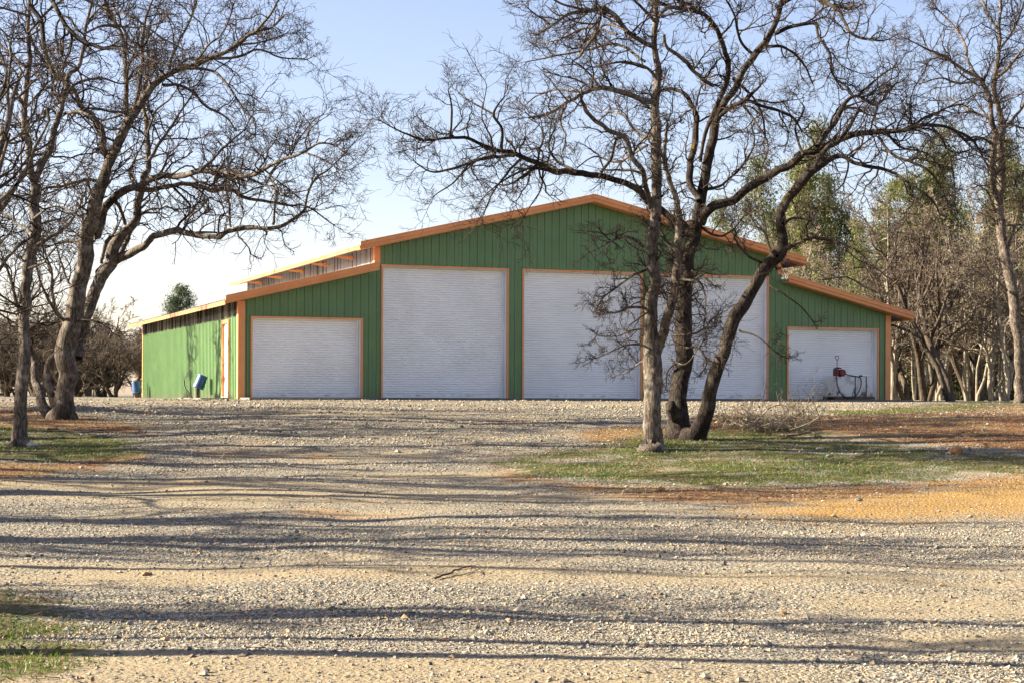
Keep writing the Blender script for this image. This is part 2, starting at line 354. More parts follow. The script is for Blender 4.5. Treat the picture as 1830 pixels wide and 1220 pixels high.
# ---------------------------------------------------------------- scatter on the ground
def frustum_pts(n, y0, y1, pw=1.0, m=1.12):
    u = RNG.random(n); Y = (y0 ** (2-pw) + u * (y1 ** (2-pw) - y0 ** (2-pw))) ** (1/(2-pw))
    X = (RNG.random(n) - .5) * 2 * .292 * m * Y; return X, Y
def pack(X, Y): return 1.0 * fnoise(X * .13 + 4, Y * .62, 31, 3) + .35 * vnoise(X * .7, Y * 1.6, 37)
def wob(X, Y): return 1.3 * fnoise(X * 1.5, Y * 1.5, 21)
def stones():
    n = 500000; X, Y = frustum_pts(n, 8.5, 47, 1.25)
    bedn = -pack(X, Y); g = zval('grass', X, Y) + wob(X, Y); s = zval('soil', X, Y) + wob(X, Y); o = zval('ochre', X, Y) + wob(X, Y)
    pr = np.clip(.58 + bedn * 1.5, .16, 1); pr = np.where(g > 0, .05, pr); pr = np.where((s > 0) & (g <= 0), .2, pr); pr = np.where(o > 0, .10, pr)
    k = RNG.random(n) < pr; X, Y = X[k], Y[k]; n = len(X)
    sz = np.exp(RNG.normal(math.log(.0064), .5, n)); sz = np.clip(sz, .004, .04) * np.clip(Y / 22, 1, 1.7); 
    base = np.array([[1,0,0],[0,1,0],[-1,0,0],[0,-1,0],[.25,.2,.75],[0,0,-.8],[-.2,-.15,.7]], float)
    fc = np.array([[0,1,4],[1,6,4],[1,2,6],[2,3,6],[3,4,6],[3,0,4],[1,0,5],[2,1,5],[3,2,5],[0,3,5]])
    V = base[None] * (1 + RNG.uniform(-.35, .35, (n, 7, 3))); V = V + RNG.uniform(-.12, .12, (n, 7, 3))
    a = RNG.random(n) * 6.283; ca, sa = np.cos(a)[:, None], np.sin(a)[:, None]
    V = np.stack([V[..., 0] * ca - V[..., 1] * sa, V[..., 0] * sa + V[..., 1] * ca, V[..., 2] * RNG.uniform(.5, .95, n)[:, None]], -1) * sz[:, None, None]
    V += np.stack([X, Y, gz(X, Y) + sz * .22], 1)[:, None]
    t = np.repeat(RNG.random(n), 7); hu = np.repeat(RNG.random(n), 7)
    o = mesh_np('loose_gravel', V.reshape(-1, 3), (fc[None] + (np.arange(n) * 7)[:, None, None]).reshape(-1, 3), M['stone'], None, False, {'tint': t, 'hue': hu})
    tag(o, 'loose crushed grey and tan stones strewn over the gravel yard', 'gravel', kind='stuff')
stones()
def blades():
    n = 360000; X, Y = frustum_pts(n, 8.8, 42, .8)
    g = zval('grass', X, Y); d = fnoise(X * .8, Y * .8, 41); b = zval('bare', X, Y)
    pr = np.clip((g + wob(X, Y)) * 1.6 + .1, 0, 1) * np.clip(.55 + d * 2.2, .04, 1) * np.where(b > .05, .12, 1)
    k = RNG.random(n) < pr; X, Y = X[k], Y[k]; n = len(X)
    a = RNG.random(n) * 6.283; L = RNG.uniform(.014, .045, n); w_ = RNG.uniform(.003, .006, n); ln = RNG.uniform(-.03, .03, (n, 2))
    z = gz(X, Y); dx, dy = np.cos(a) * w_, np.sin(a) * w_
    V = np.stack([np.stack([X - dx, Y - dy, z - .004], 1), np.stack([X + dx, Y + dy, z - .004], 1),
                  np.stack([X + ln[:, 0] * .5 + dx * .7, Y + ln[:, 1] * .5 + dy * .7, z + L * .6], 1), np.stack([X + ln[:, 0], Y + ln[:, 1], z + L], 1)], 1)
    q = np.arange(n)[:, None] * 4
    o = mesh_np('short_grass', V.reshape(-1, 3), np.concatenate([q + np.array([0, 1, 2]), q + np.array([0, 2, 3])]), M['grass'], None, False)
    tag(o, 'short green winter grass growing under the oaks', 'grass', kind='stuff')
    n = 60000; X, Y = frustum_pts(n, 8.8, 44, .8); g = np.maximum(zval('grass', X, Y), zval('soil', X, Y) - .1)
    k = RNG.random(n) < np.clip((g + wob(X, Y)) * 1.2 + .2, 0.004, .8); X, Y = X[k], Y[k]; n = len(X)
    a = RNG.random(n) * 6.283; L = RNG.uniform(.018, .045, n); w_ = L * RNG.uniform(.4, .7, n); t = RNG.uniform(-.6, .6, n)
    d = np.stack([np.cos(a), np.sin(a), t], 1); e = np.stack([-np.sin(a), np.cos(a), RNG.uniform(-.5, .5, n)], 1); c = np.stack([X, Y, gz(X, Y) + .018], 1)
    V = np.stack([c - d * L[:, None], c + e * w_[:, None] * .6, c + d * L[:, None], c - e * w_[:, None] * .6], 1)
    o = mesh_np('leaf_litter', V.reshape(-1, 3), np.arange(n)[:, None] * 4 + np.array([0, 1, 2, 3]), M['litter'], None, False)
    tag(o, 'dry fallen oak leaves lying in the grass', 'leaves', kind='stuff')
blades()

# ---------------------------------------------------------------- building
P0 = np.array([-0.1552 * 47.8, 47.8]); ANG = math.atan2(.347, .938); SLAB = EYE - .065
B = empty('metal_workshop', (P0[0], P0[1], SLAB), ANG, label='long green metal workshop with orange trim and five white roll-up doors', cat='building')
W = 20.45; UM0, UM1, UC = 3.83, 16.62, 10.25; LV = 17.3
def zl(u): return 2.63 + .24 * u
def zm(u): return 4.22 + .2305 * (u - UM0) if u <= UC else 4.22 + .2305 * UC - .2305 * UM0 - .2305 * (u - UC)
def zr(u): return 2.63 + .24 * (W - u)
DOORS = [(.354, 3.42, 2.15), (4.04, 7.74, 3.66), (8.25, 11.95, 3.66), (12.45, 16.15, 3.66), (16.88, 20.02, 2.15)]
RP = .2286
def ribbed(lo, hi, top, holes, place, base=-.05, pitch=RP, dsc=1.0):
    """ribbed sheet: place(s, depth, z) -> local point; top(s) height; holes (s0,s1,ztop)"""
    mb = MB(); br = {lo, hi}
    k = math.floor(lo / pitch)
    pts = []
    while k * pitch < hi + pitch:
        c = k * pitch
        for du, dd in ((-.030, 0), (-.016, .026), (.016, .026), (.030, 0), (.095, 0), (.100, .005), (.115, .005), (.120, 0)): pts.append((c + du, dd))
        k += 1
    def dep(s):
        for (a, da), (b, db) in zip(pts, pts[1:]):
            if a <= s <= b: return da + (db - da) * (s - a) / max(b - a, 1e-9)
        return 0
    for s, _ in pts:
        if lo < s < hi: br.add(s)
    for h in holes: br.add(h[0]); br.add(h[1])
    for e in (UC,):
        if lo < e < hi and top.__name__ == 'ztop': br.add(e)
    br = sorted(br)
    for a, b in zip(br, br[1:]):
        if b - a < 1e-5: continue
        m = (a + b) / 2; z0 = base
        for h in holes:
            if h[0] < m < h[1]: z0 = h[2]
        da, db = dep(a + 1e-7) * dsc, dep(b - 1e-7) * dsc
        mb.quad(place(a, da, z0), place(b, db, z0), place(b, db, top(b)), place(a, da, top(a)))
    return mb
def ztop(u): return zm(u)
front = lambda s, d, z: (s, -d, z)
ribbed(0, UM0, zl, [d for d in DOORS if d[1] < UM0], front).build('front_wall', M['green'], B)
ribbed(UM0, UM1, ztop, [d for d in DOORS if UM0 < d[0] < UM1 - .1], front).build('front_wall', M['green'], B)
ribbed(UM1, W, zr, [d for d in DOORS if d[0] > UM1], front).build('front_wall', M['green'], B)
# side walls, back wall, clerestory walls
SD = (1.36, 2.22, 2.10)
PB = 2.20
ribbed(0, LV, lambda s: PB, [(SD[0], SD[1], SD[2])], lambda s, d, z: (-d, s, z), base=-.14, dsc=.92).build('side_wall', M['green'], B)
ribbed(0, LV, lambda s: zl(0), [], lambda s, d, z: (-d + .004, s, z), base=PB - .02, pitch=RP / 2).build('translucent_panel', M['clear'], B)
ribbed(0, LV, lambda s: zl(0), [], lambda s, d, z: (W + d, s, z)).build('side_wall', M['green'], B)
ribbed(.0, LV, lambda s: 4.22, [], lambda s, d, z: (UM0 - d, s, z), base=zl(UM0) - .1, pitch=RP / 2).build('translucent_panel', M['clear_pale'], B)
ribbed(.0, LV, lambda s: 4.22, [], lambda s, d, z: (UM1 + d, s, z), base=zl(UM0) - .1, pitch=RP / 2).build('translucent_panel', M['clear'], B)
mb = MB()
for a, b, f in ((0, UM0, zl), (UM0, UC, zm), (UC, UM1, zm), (UM1, W, zr)): mb.quad((a, LV, -.05), (b, LV, -.05), (b, LV, f(b)), (a, LV, f(a)))
mb.build('back_wall', M['green'], B)
# slab
mb = MB(); mb.box((.012, -.1, -.35), (W + .06, LV + .05, -.012)); mb.box((.012, -1.3, -.35), (W + .06, -.1, -.012)); mb.build('concrete_slab', M['concrete'], B, bevel=.01)
# roofs: ribbed sheet running down the slope
FO = .45; BO = .5
def roof(u0, u1, zf, name='roof'):
    mb = MB(); th = .06; v = -FO; pts = []
    while v < LV + BO:
        for dv, dz in ((0, 0), (.085, 0), (.10, .032), (.128, .032), (.143, 0)): pts.append((min(v + dv, LV + BO), dz))
        v += RP
    sg = 1 if u1 > u0 else -1
    for (a, da), (b, db) in zip(pts, pts[1:]):
        if b - a < 1e-6: continue
        mb.quad((u0, a, zf(u0) + th + da), (u1, a, zf(u1) + th + da), (u1, b, zf(u1) + th + db), (u0, b, zf(u0) + th + db))
        for u in (u0, u1): mb.quad((u, a, zf(u)), (u, b, zf(u)), (u, b, zf(u) + th + db), (u, a, zf(u) + th + da))
    mb.quad((u0, -FO, zf(u0)), (u1, -FO, zf(u1)), (u1, LV + BO, zf(u1)), (u0, LV + BO, zf(u0)))
    for v in (-FO, LV + BO): mb.quad((u0, v, zf(u0)), (u1, v, zf(u1)), (u1, v, zf(u1) + th), (u0, v, zf(u0) + th))
    mb.build(name, M['roof'], B)
roof(-.45, UM0 - .03, zl); roof(UM1 + .03, W + .55, zr)
roof(UM0 - .55, UC, lambda u: 4.22 + .2305 * (u - UM0)); roof(UC, UM1 + .6, lambda u: zm(UC) - .2305 * (u - UC))
# rake trims along the front edge
def rake(u0, u1, zf, v, mat=M['orange'], name='rake_trim'):
    mb = MB(); s = 1
    mb.prism([(u0, zf(u0) + .075), (u1, zf(u1) + .075), (u1, zf(u1) + .195), (u0, zf(u0) + .195)], v - .055, v)
    mb.prism([(u0, zf(u0) + .168), (u1, zf(u1) + .168), (u1, zf(u1) + .20), (u0, zf(u0) + .20)], v - .066, v - .055)
    mb.prism([(u0, zf(u0) + .0), (u1, zf(u1) + .0), (u1, zf(u1) + .075), (u0, zf(u0) + .075)], v - .025, v)
    mb.prism([(u0, zf(u0) - .028), (u1, zf(u1) - .028), (u1, zf(u1) - .003), (u0, zf(u0) - .003)], v - .03, v + .36)
    return mb.build(name, mat, B, bevel=.006)
for v in (-FO, ):
    rake(-.47, UM0 - .02, zl, v); rake(W + .57, UM1 + .02, zr, v)
    fl = lambda u: 4.22 + .2305 * (u - UM0); fr = lambda u: zm(UC) - .2305 * (u - UC)
    rake(UM0 - .57, UC, fl, v); rake(UM1 + .62, UC, fr, v)
# eave trims down the long sides
def eave(u, z, side, mat, name='eave_trim'):
    mb = MB(); a, b = (u - .03, u) if side < 0 else (u, u + .03)
    mb.box((a, -FO - .02, z - .0), (b, LV + BO, z + .105)); 
    a, b = (a - .012, a) if side < 0 else (b, b + .012)
    mb.box((a, -FO - .02, z + .072), (b, LV + BO, z + .108))
    return mb.build(name, mat, B)
eave(-.452, zl(-.45) - .055, -1, M['eave']); eave(W + .552, zr(W + .55) - .055, 1, M['orange'])
eave(UM0 - .552, fl(UM0 - .55) - .01, -1, M['eave']); eave(UM1 + .602, fr(UM1 + .6) - .05, 1, M['orange'])
# flashing where low roof meets the tall wall
for u0, u1, zf in ((UM0 - .10, UM0 - .035, zl), (UM1 + .035, UM1 + .1, zr)):
    mb = MB(); mb.box((u0, 0.05, zf(u0) + .05), (u1, LV, zf(u0) + .11)); mb.build('flashing', M['orange'], B)
# outriggers under the clerestory eaves
for v in (2.3, 5.3, 8.4, 11.6, 14.8):
    for sgn, u in ((-1, UM0), (1, UM1)):
        mb = MB(); p = lambda a, z: (u + sgn * a, z)
        mb.prism([p(.04, 4.0), p(.075, 4.0), p(.48, 4.04), p(.52, 4.06), p(.52, 4.085), p(.04, 4.085)], v - .02, v + .02)
        mb.box((min(u + sgn*.03, u + sgn*.08), v - .05, 3.98), (max(u + sgn*.03, u + sgn*.08), v + .05, 4.09))
        mb.build('roof_bracket', M['orange'], B)
# corner trims
def corner(u, sgn, z0, z1, wf=.15, ws=.15, back=0):
    mb = MB(); a, b = (u - .034, u + wf) if sgn < 0 else (u - wf, u + .034)
    mb.box((a, -.038, z0), (b, -.028, z1)); x0, x1 = (u - .040, u - .030) if sgn < 0 else (u + .030, u + .040)
    mb.box((x0, -.036, z0), (x1, ws, z1)); return mb.build('corner_trim', M['orange'], B)
corner(0, -1, -.04, zl(0) - .03); corner(W, 1, -.04, zr(W) - .03)
corner(UM0, -1, zl(UM0) + .22, 4.19, .13); corner(UM1, 1, zl(UM0) + .22, 4.19, .13)
mb = MB(); mb.box((-.04, LV - .12, -.04), (-.03, LV + .02, zl(0) - .02)); mb.build('corner_trim', M['orange'], B)
mb = MB(); mb.box((W + .03, LV - .12, -.04), (W + .04, LV + .02, zl(0) - .02)); mb.build('corner_trim', M['orange'], B)
# roll up doors
for (a, b, h) in DOORS:
    REC = .2; tall = h > 3
    mb = MB(); pts = []; z = .045; sp = .0665
    while z < h + .02:
        for dz, dd in ((0, .0), (.006, .022), (.016, .03), (.044, .03), (.052, .022), (.0585, 0)): pts.append((z + dz, dd))
        z += sp
    nseg = 1
    for (z0, d0), (z1, d1) in zip(pts, pts[1:]): mb.quad((a + .05, REC - d0, z0), (b - .10, REC - d0, z0), (b - .10, REC - d1, z1), (a + .05, REC - d1, z1))
    dr = mb.build('roll_up_door', M['door'], B, smooth=False)
    mb = MB(); mb.box((a + .05, REC - .035, .0), (b - .10, REC - .005, .05)); mb.build('bottom_bar', M['jamb'], dr)
    mb = MB(); mb.box((a + .05, REC - .03, -.010), (b - .10, REC - .01, -.001)); mb.build('rubber_seal', M['rubber'], dr)
    for q in (.3, .7):
        mb = MB(); x_ = a + (b - a) * q; mb.box((x_ - .06, REC - .055, .05), (x_ + .06, REC - .034, .075)); mb.build('lift_handle', M['steel'], dr)
    mb = MB()      # guides and side jambs
    mb.box((b - .10, REC - .06, -.008), (b - .035, REC + .02, h)); mb.build('door_guide', M['jamb'], dr, bevel=.004); mb = MB(); mb.box((a + .012, REC - .06, -.008), (a + .05, REC + .02, h)); mb.build('door_guide', M['jamb'], dr, bevel=.004)
    mb = MB(); mb.box((b - .030, .0, -.008), (b - .008, REC + .04, h)); mb.box((a + .002, .0, -.008), (a + .012, REC + .04, h)); mb.box((a + .012, .004, h - .02), (b - .03, REC + .04, h - .004)); mb.build('door_jamb', M['jamb'], dr)
    mb = MB(); t = .045
    mb.box((a - t, -.040, -.008), (a + .004, .0, h + t)); mb.box((b - .004, -.040, -.008), (b + t, .0, h + t)); mb.box((a + .004, -.040, h - .004), (b - .004, .0, h + t)); mb.build('door_trim', M['orange'], dr)
# side door in the left wall
mb = MB(); mb.box((.02, SD[0] + .04, .02), (.06, SD[1] - .04, SD[2] - .05)); sd = mb.build('side_door', M['jamb'], B, bevel=.004)
mb = MB(); t = .05
mb.box((-.045, SD[0] - t, -.03), (.03, SD[0] + .04, SD[2] + t)); mb.box((-.045, SD[1] - .04, -.03), (.03, SD[1] + t, SD[2] + t)); mb.box((-.045, SD[0] + .04, SD[2] - .05), (.03, SD[1] - .04, SD[2] + t)); mb.build('door_frame', M['orange'], sd)
mb = MB(); mb.tube([(.02, SD[1] - .16, .96), (-.05, SD[1] - .16, .96), (-.05, SD[1] - .27, .96)], .011, 8); mb.tube([(.02, SD[1] - .16, 1.12), (-.01, SD[1] - .16, 1.12)], .028, 12); mb.build('handle', M['steel'], sd)
mb = MB(); mb.box((-.06, SD[0] - .02, -.02), (.03, SD[1] + .02, .02)); mb.build('door_sill', M['steel'], sd)
def bl(u, v, z=0):
    c, s = math.cos(ANG), math.sin(ANG); return (P0[0] + u * c - v * s, P0[1] + u * s + v * c, SLAB + z)
# side step slab
o = empty('concrete_step', bl(-.5, 2.9, -.08), ANG, label='flat grey concrete step outside the white side door', cat='step')
mb = MB(); mb.box((-.35, -1.8, -.15), (.44, 1.9, .05)); mb.build('slab', M['concrete'], o, bevel=.015)

# ---------------------------------------------------------------- blue buckets upturned over standpipes
def bucket(name, x, ybot, Yd, tilt, label, h=.40):
    p = px(x, ybot, Yd); gzv = float(gz(p[0], p[1]))
    r = empty(name, (p[0], p[1], gzv), 0, label=label, cat='bucket', group='blue buckets hung over standpipes')
    zb = p[2] - gzv; R = Matrix.Translation((0, 0, zb)) @ Matrix.Rotation(tilt, 4, 'Y') @ Matrix.Rotation(math.radians(-6), 4, 'X')
    mb = MB(); m = 28; prof = [(.165, 0), (.172, .0), (.172, .02), (.162, .022), (.161, .085), (.166, .087), (.166, .10), (.158, .102), (.145, h - .015), (.138, h), (.0, h)]
    n0 = 0
    for (rr, z) in prof:
        for k in range(m):
            a = 2 * math.pi * k / m; mb.V.append(tuple(R @ Vector((rr * math.cos(a), rr * math.sin(a), z))))
    for i in range(len(prof) - 1):
        for k in range(m): j = (k + 1) % m; mb.F.append((i*m+k, i*m+j, (i+1)*m+j, (i+1)*m+k))
    mb.build('pail', M['blue'], r, smooth=False)
    mb = MB(); pts = [R @ Vector((.172 * math.cos(a), -.05 - .19 * math.sin(a) * .7, .09 - .10 * math.sin(a))) for a in np.linspace(0, math.pi, 12)]
    mb.tube(pts, .003, 6); mb.build('wire_handle', M['steel'], r)
    mb = MB(); mb.box((-.05, -.04, -.3), (.05, .04, zb + .18)); mb.build('post', M['wood'], r)
    mb = MB(); mb.tube([(-.10, .02, -.3), (-.085, .02, zb + .1)], .016, 8); mb.build('standpipe', M['steel'], r)
bucket('bucket', 354, 693, 51.5, math.radians(20), 'dark blue bucket tipped on its post in front of the green side wall')
bucket('bucket', 245, 702, 62.5, math.radians(-9), 'light blue bucket upturned past the far corner of the building', .42)
o = empty('iron_rod', bl(-.95, 3.1, -.05), 0, label='thin bent rod leaning by the side door step', cat='rod')
mb = MB(); mb.tube([(.32, .0, -.1), (.16, 0, .12), (.03, 0, .30), (-.0, 0, .42), (0, 0, .52)], .018, 7); mb.build('rod', M['wood'], o, smooth=True)
o = empty('wooden_stake', bl(-.25, 16.3, -.05), 0, label='short grey stake standing at the far end of the green side wall', cat='stake')
mb = MB(); mb.box((-.03, -.03, -.2), (.03, .03, .62)); mb.build('stake', M['wood'], o)

# ---------------------------------------------------------------- fuel tank
T = empty('fuel_tank', bl(18.46, -.78, 0), ANG, label='stained white fuel transfer tank with red pump before the right small door', cat='fuel tank')
mb = MB(); L_, D_, H_ = .64, .30, .62
mb.box((-.50, -.33, .09), (.72, .33, .68))
mb.build('tank_body', M['tank'], T, bevel=.012)
mb = MB(); mb.box((.10 - .011, -.345, .09), (.10 + .011, .345, .694)); mb.box((.475, -.345, .09), (.497, .345, .694)); mb.build('strap', M['rubber'], T)
mb = MB(); mb.box((-.60, -.38, -.0), (.76, -.26, .088)); mb.box((-.60, .26, -.0), (.76, .38, .088))
for q in range(6): mb.box((-.6 + q * .25, -.26, .05), (-.6 + q * .25 + .12, .26, .088))
mb.build('pallet', M['wood'], T)
mb = MB(); mb.tube([(.50, 0, .67), (.50, 0, .70), (.50, 0, .70), (.50, 0, .735)], [.03, .03, .055, .055], 14); mb.build('filler_cap', M['rubber'], T)
pm = empty('pump', (0, 0, 0)); pm.parent = T
mb = MB(); mb.box((-.44, -.09, .70), (-.30, .07, .92)); b_ = mb.build('motor', M['red'], pm, bevel=.02)
mb = MB(); mb.tube([(-.20, -.16, .80), (-.20, -.13, .80), (-.20, .06, .80), (-.20, .09, .80)], [.08, .108, .108, .08], 18); mb.build('pump_head', M['red'], pm)
mb = MB(); mb.tube([(-.23, 0, .65), (-.23, 0, .72)], .05, 12); mb.box((-.31, -.05, .76), (-.2, .05, .84)); mb.box((-.42, -.06, .925), (-.2, .04, .945)); mb.build('pump_neck', M['rubber'], pm)
def smooth(P, k=8):
    P = np.array(P, float); Q = np.vstack([2*P[0]-P[1], P, 2*P[-1]-P[-2]]); out = []
    for i in range(1, len(Q) - 2):
        for t in np.linspace(0, 1, k, endpoint=False):
            out.append(.5*((2*Q[i])+(-Q[i-1]+Q[i+1])*t+(2*Q[i-1]-5*Q[i]+4*Q[i+1]-Q[i+2])*t*t+(-Q[i-1]+3*Q[i]-3*Q[i+1]+Q[i+2])*t**3))
    out.append(Q[-2]); return np.array(out)
mb = MB(); mb.tube(smooth([(-.24, -.08, .93), (-.36, -.12, .955), (-.50, -.20, .93), (-.57, -.36, .80), (-.58, -.40, .55), (-.52, -.42, .28), (-.36, -.43, .09), (-.12, -.43, .045), (.08, -.43, .12), (.22, -.42, .33), (.27, -.40, .53), (.24, -.37, .66), (.10, -.30, .70), (-.06, -.15, .74), (-.10, -.05, .80)]), .017, 8)
mb.build('hose', M['rubber'], T, smooth=True)
S2 = empty('shovel', bl(18.46 - .06, -.5, 0), ANG, label='shovel with a D-shaped grip standing upright behind the red pump', cat='shovel')
mb = MB(); mb.tube([(-.0, .18, .02), (-.05, .1, .70), (-.10, -.0, 1.18)], .014, 8); mb.build('shaft', M['handle_wood'], S2, smooth=True)
mb = MB(); mb.tube(smooth([(-.10, 0, 1.18), (-.15, 0, 1.24), (-.165, 0, 1.30), (-.10, 0, 1.315), (-.05, 0, 1.30), (-.06, 0, 1.24), (-.10, 0, 1.18)]), .010, 8); mb.build('grip', M['rubber'], S2, smooth=True)
mb = MB(); mb.prism([(-.09, .0), (.09, .0), (.1, .2), (.03, .26), (-.03, .26), (-.1, .2)], .19, .20); mb.build('blade', M['steel'], S2)

# ---------------------------------------------------------------- trees
def tubes(P, R, m):
    """P (n,k,3) polylines, R (n,k) radii -> verts, quads"""
    n, k, _ = P.shape
    T_ = np.gradient(P, axis=1); T_ /= np.linalg.norm(T_, axis=2, keepdims=True) + 1e-9
    ref = RNG.normal(size=(n, 1, 3)); A = np.cross(T_, ref); A /= np.linalg.norm(A, axis=2, keepdims=True) + 1e-9; Bv = np.cross(T_, A)
    an = np.arange(m) * 2 * math.pi / m
    V = P[:, :, None] + R[:, :, None, None] * (np.cos(an)[None, None, :, None] * A[:, :, None] + np.sin(an)[None, None, :, None] * Bv[:, :, None])
    idx = np.arange(n * k * m).reshape(n, k, m); nx = np.roll(idx, -1, axis=2)
    Q = np.stack([idx[:, :-1], nx[:, :-1], nx[:, 1:], idx[:, 1:]], -1).reshape(-1, 4)
    return V.reshape(-1, 3), Q
class Acc:
    def __init__(s): s.V = []; s.Q = []; s.n = 0
    def add(s, V, Q): s.V.append(V); s.Q.append(Q + s.n); s.n += len(V)
    def build(s, name, mat, parent=None, origin=None):
        V = np.concatenate(s.V); 
        if origin is not None: V = V - origin
        return mesh_np(name, V, np.concatenate(s.Q), mat, parent, True)
def grow(st, d, L, k, wig, up):
    n = len(st); P = np.zeros((n, k, 3)); P[:, 0] = st; d = d / (np.linalg.norm(d, axis=1, keepdims=True) + 1e-9)
    for i in range(1, k):
        d = d + RNG.normal(size=(n, 3)) * wig; d[:, 2] += up; d /= np.linalg.norm(d, axis=1, keepdims=True)
        P[:, i] = P[:, i - 1] + d * (L / (k - 1))[:, None]
    return P
def sample(P, per, tmin=.2):
    """pick positions along polylines: returns index, t, point, tangent"""
    n, k, _ = P.shape; ix = np.repeat(np.arange(n), per); t = tmin + (1 - tmin) * ((np.tile(np.arange(per), n) + RNG.random(n * per)) / per)
    f = np.clip(t, 0, .999) * (k - 1); i = f.astype(int); fr = (f - i)[:, None]
    return ix, t, P[ix, i] * (1 - fr) + P[ix, i + 1] * fr, P[ix, i + 1] - P[ix, i]
def side(Tn, spread, n):
    Tn = Tn / (np.linalg.norm(Tn, axis=1, keepdims=True) + 1e-9); r = RNG.normal(size=(n, 3)); r -= Tn * (r * Tn).sum(1, keepdims=True); r /= np.linalg.norm(r, axis=1, keepdims=True) + 1e-9
    a = RNG.normal(spread, .22, n)[:, None]; return Tn * np.cos(a) + r * np.sin(a)
def twigs(acc, P1, L1, R1, n2=6, n3=5, wig=.28, up=.05, l2=.5, l3=.45, rmin=.0032, n4=0):
    k = P1.shape[1]; acc.add(*tubes(P1, R1[:, None] * np.linspace(1, .35, k)[None], 4))
    ix, t, p, T_ = sample(P1, n2, .12); L2 = L1[ix] * l2 * (1.15 - .6 * t) * RNG.uniform(.6, 1.3, len(ix)); R2 = np.maximum(R1[ix] * .45, rmin * 1.2)
    P2 = grow(p, side(T_, .85, len(ix)), L2, 5, wig, up); acc.add(*tubes(P2, R2[:, None] * np.linspace(1, .5, 5)[None], 3))
    ix, t, p, T_ = sample(P2, n3, .15); L3 = L2[ix] * l3 * RNG.uniform(.6, 1.5, len(ix))
    P3 = grow(p, side(T_, .75, len(ix)), L3, 4, wig, up); acc.add(*tubes(P3, np.full((len(ix), 4), rmin) * np.linspace(1, .6, 4)[None], 3))
    if n4:
        ix, t, p, T_ = sample(P3, n4, .2); L4 = L3[ix] * .5 * RNG.uniform(.6, 1.5, len(ix))
        P4 = grow(p, side(T_, .7, len(ix)), L4, 3, wig, up); acc.add(*tubes(P4, np.full((len(ix), 3), rmin * .8), 3))
def limb_path(pts, Y0, dY0, dY1, sub=7, rough=1.0):
    """pts (x,y,width px) traced; depth runs from Y0+dY0 to Y0+dY1"""
    a = np.array([q if len(q) == 3 else (*q, np.nan) for q in pts], float)
    w_ = a[:, 2]; ok = ~np.isnan(w_); w_ = np.interp(np.arange(len(a)), np.arange(len(a))[ok], w_[ok])
    seg = np.r_[0, np.cumsum(np.hypot(*np.diff(a[:, :2], axis=0).T))]; s = seg / seg[-1]
    amp = abs(dY1 - dY0) * .12 + .05
    Yv = Y0 + dY0 + (dY1 - dY0) * s + amp * np.sin(s * 5 + a[0, 0]) * (s > 0)
    Pm = np.array([px(x, y, yy) for x, y, yy in zip(a[:, 0], a[:, 1], Yv)]); R = w_ / 2 * Yv / F
    Q = smooth(np.c_[Pm, R], sub); P = Q[:, :3]; R = np.maximum(Q[:, 3], .004)
    k = len(P); sl_ = np.r_[0, np.cumsum(np.linalg.norm(np.diff(P, axis=0), axis=1))]; kn = max(3, int(sl_[-1] / .35) + 2); xs = np.linspace(0, sl_[-1], kn)
    nz = np.stack([np.interp(sl_, xs, RNG.normal(size=kn)) for _ in range(3)], 1); nz[0] = 0
    kk = max(4, int(sl_[-1] / .13)); n2z = np.stack([np.interp(sl_, np.linspace(0, sl_[-1], kk), RNG.normal(size=kk)) for _ in range(3)], 1); n2z[0] = 0
    P = P + nz * (np.minimum(R, .05)[:, None] * .38 * rough) + n2z * (np.minimum(R, .035)[:, None] * .22)
    R = R * (1 + np.interp(sl_, xs, RNG.uniform(-.06, .07, kn))); return P, R
def limb_mesh(P, R, m=12):
    mb_V, Q = tubes_pt(P, R, m); return mb_V, Q
def tubes_pt(P, R, m):
    k = len(P); T_ = np.gradient(P, axis=0); T_ /= np.linalg.norm(T_, axis=1, keepdims=True) + 1e-9
    ref = np.array([.3, .9, .1]); V = []
    for i in range(k):
        ref = ref - T_[i] * ref.dot(T_[i]); ref /= np.linalg.norm(ref); b = np.cross(T_[i], ref); an = np.arange(m) * 2 * math.pi / m
        rr = R[i] * (1 + .07 * np.sin(an * 3 + i * .10) * (R[i] > .05) + RNG.uniform(-.025, .025, m))
        V.append(P[i] + rr[:, None] * (np.cos(an)[:, None] * ref + np.sin(an)[:, None] * b))
    idx = np.arange(k * m).reshape(k, m); nx = np.roll(idx, -1, axis=1)
    Q = np.stack([idx[:-1], nx[:-1], nx[1:], idx[1:]], -1).reshape(-1, 4)
    return np.concatenate(V), Q
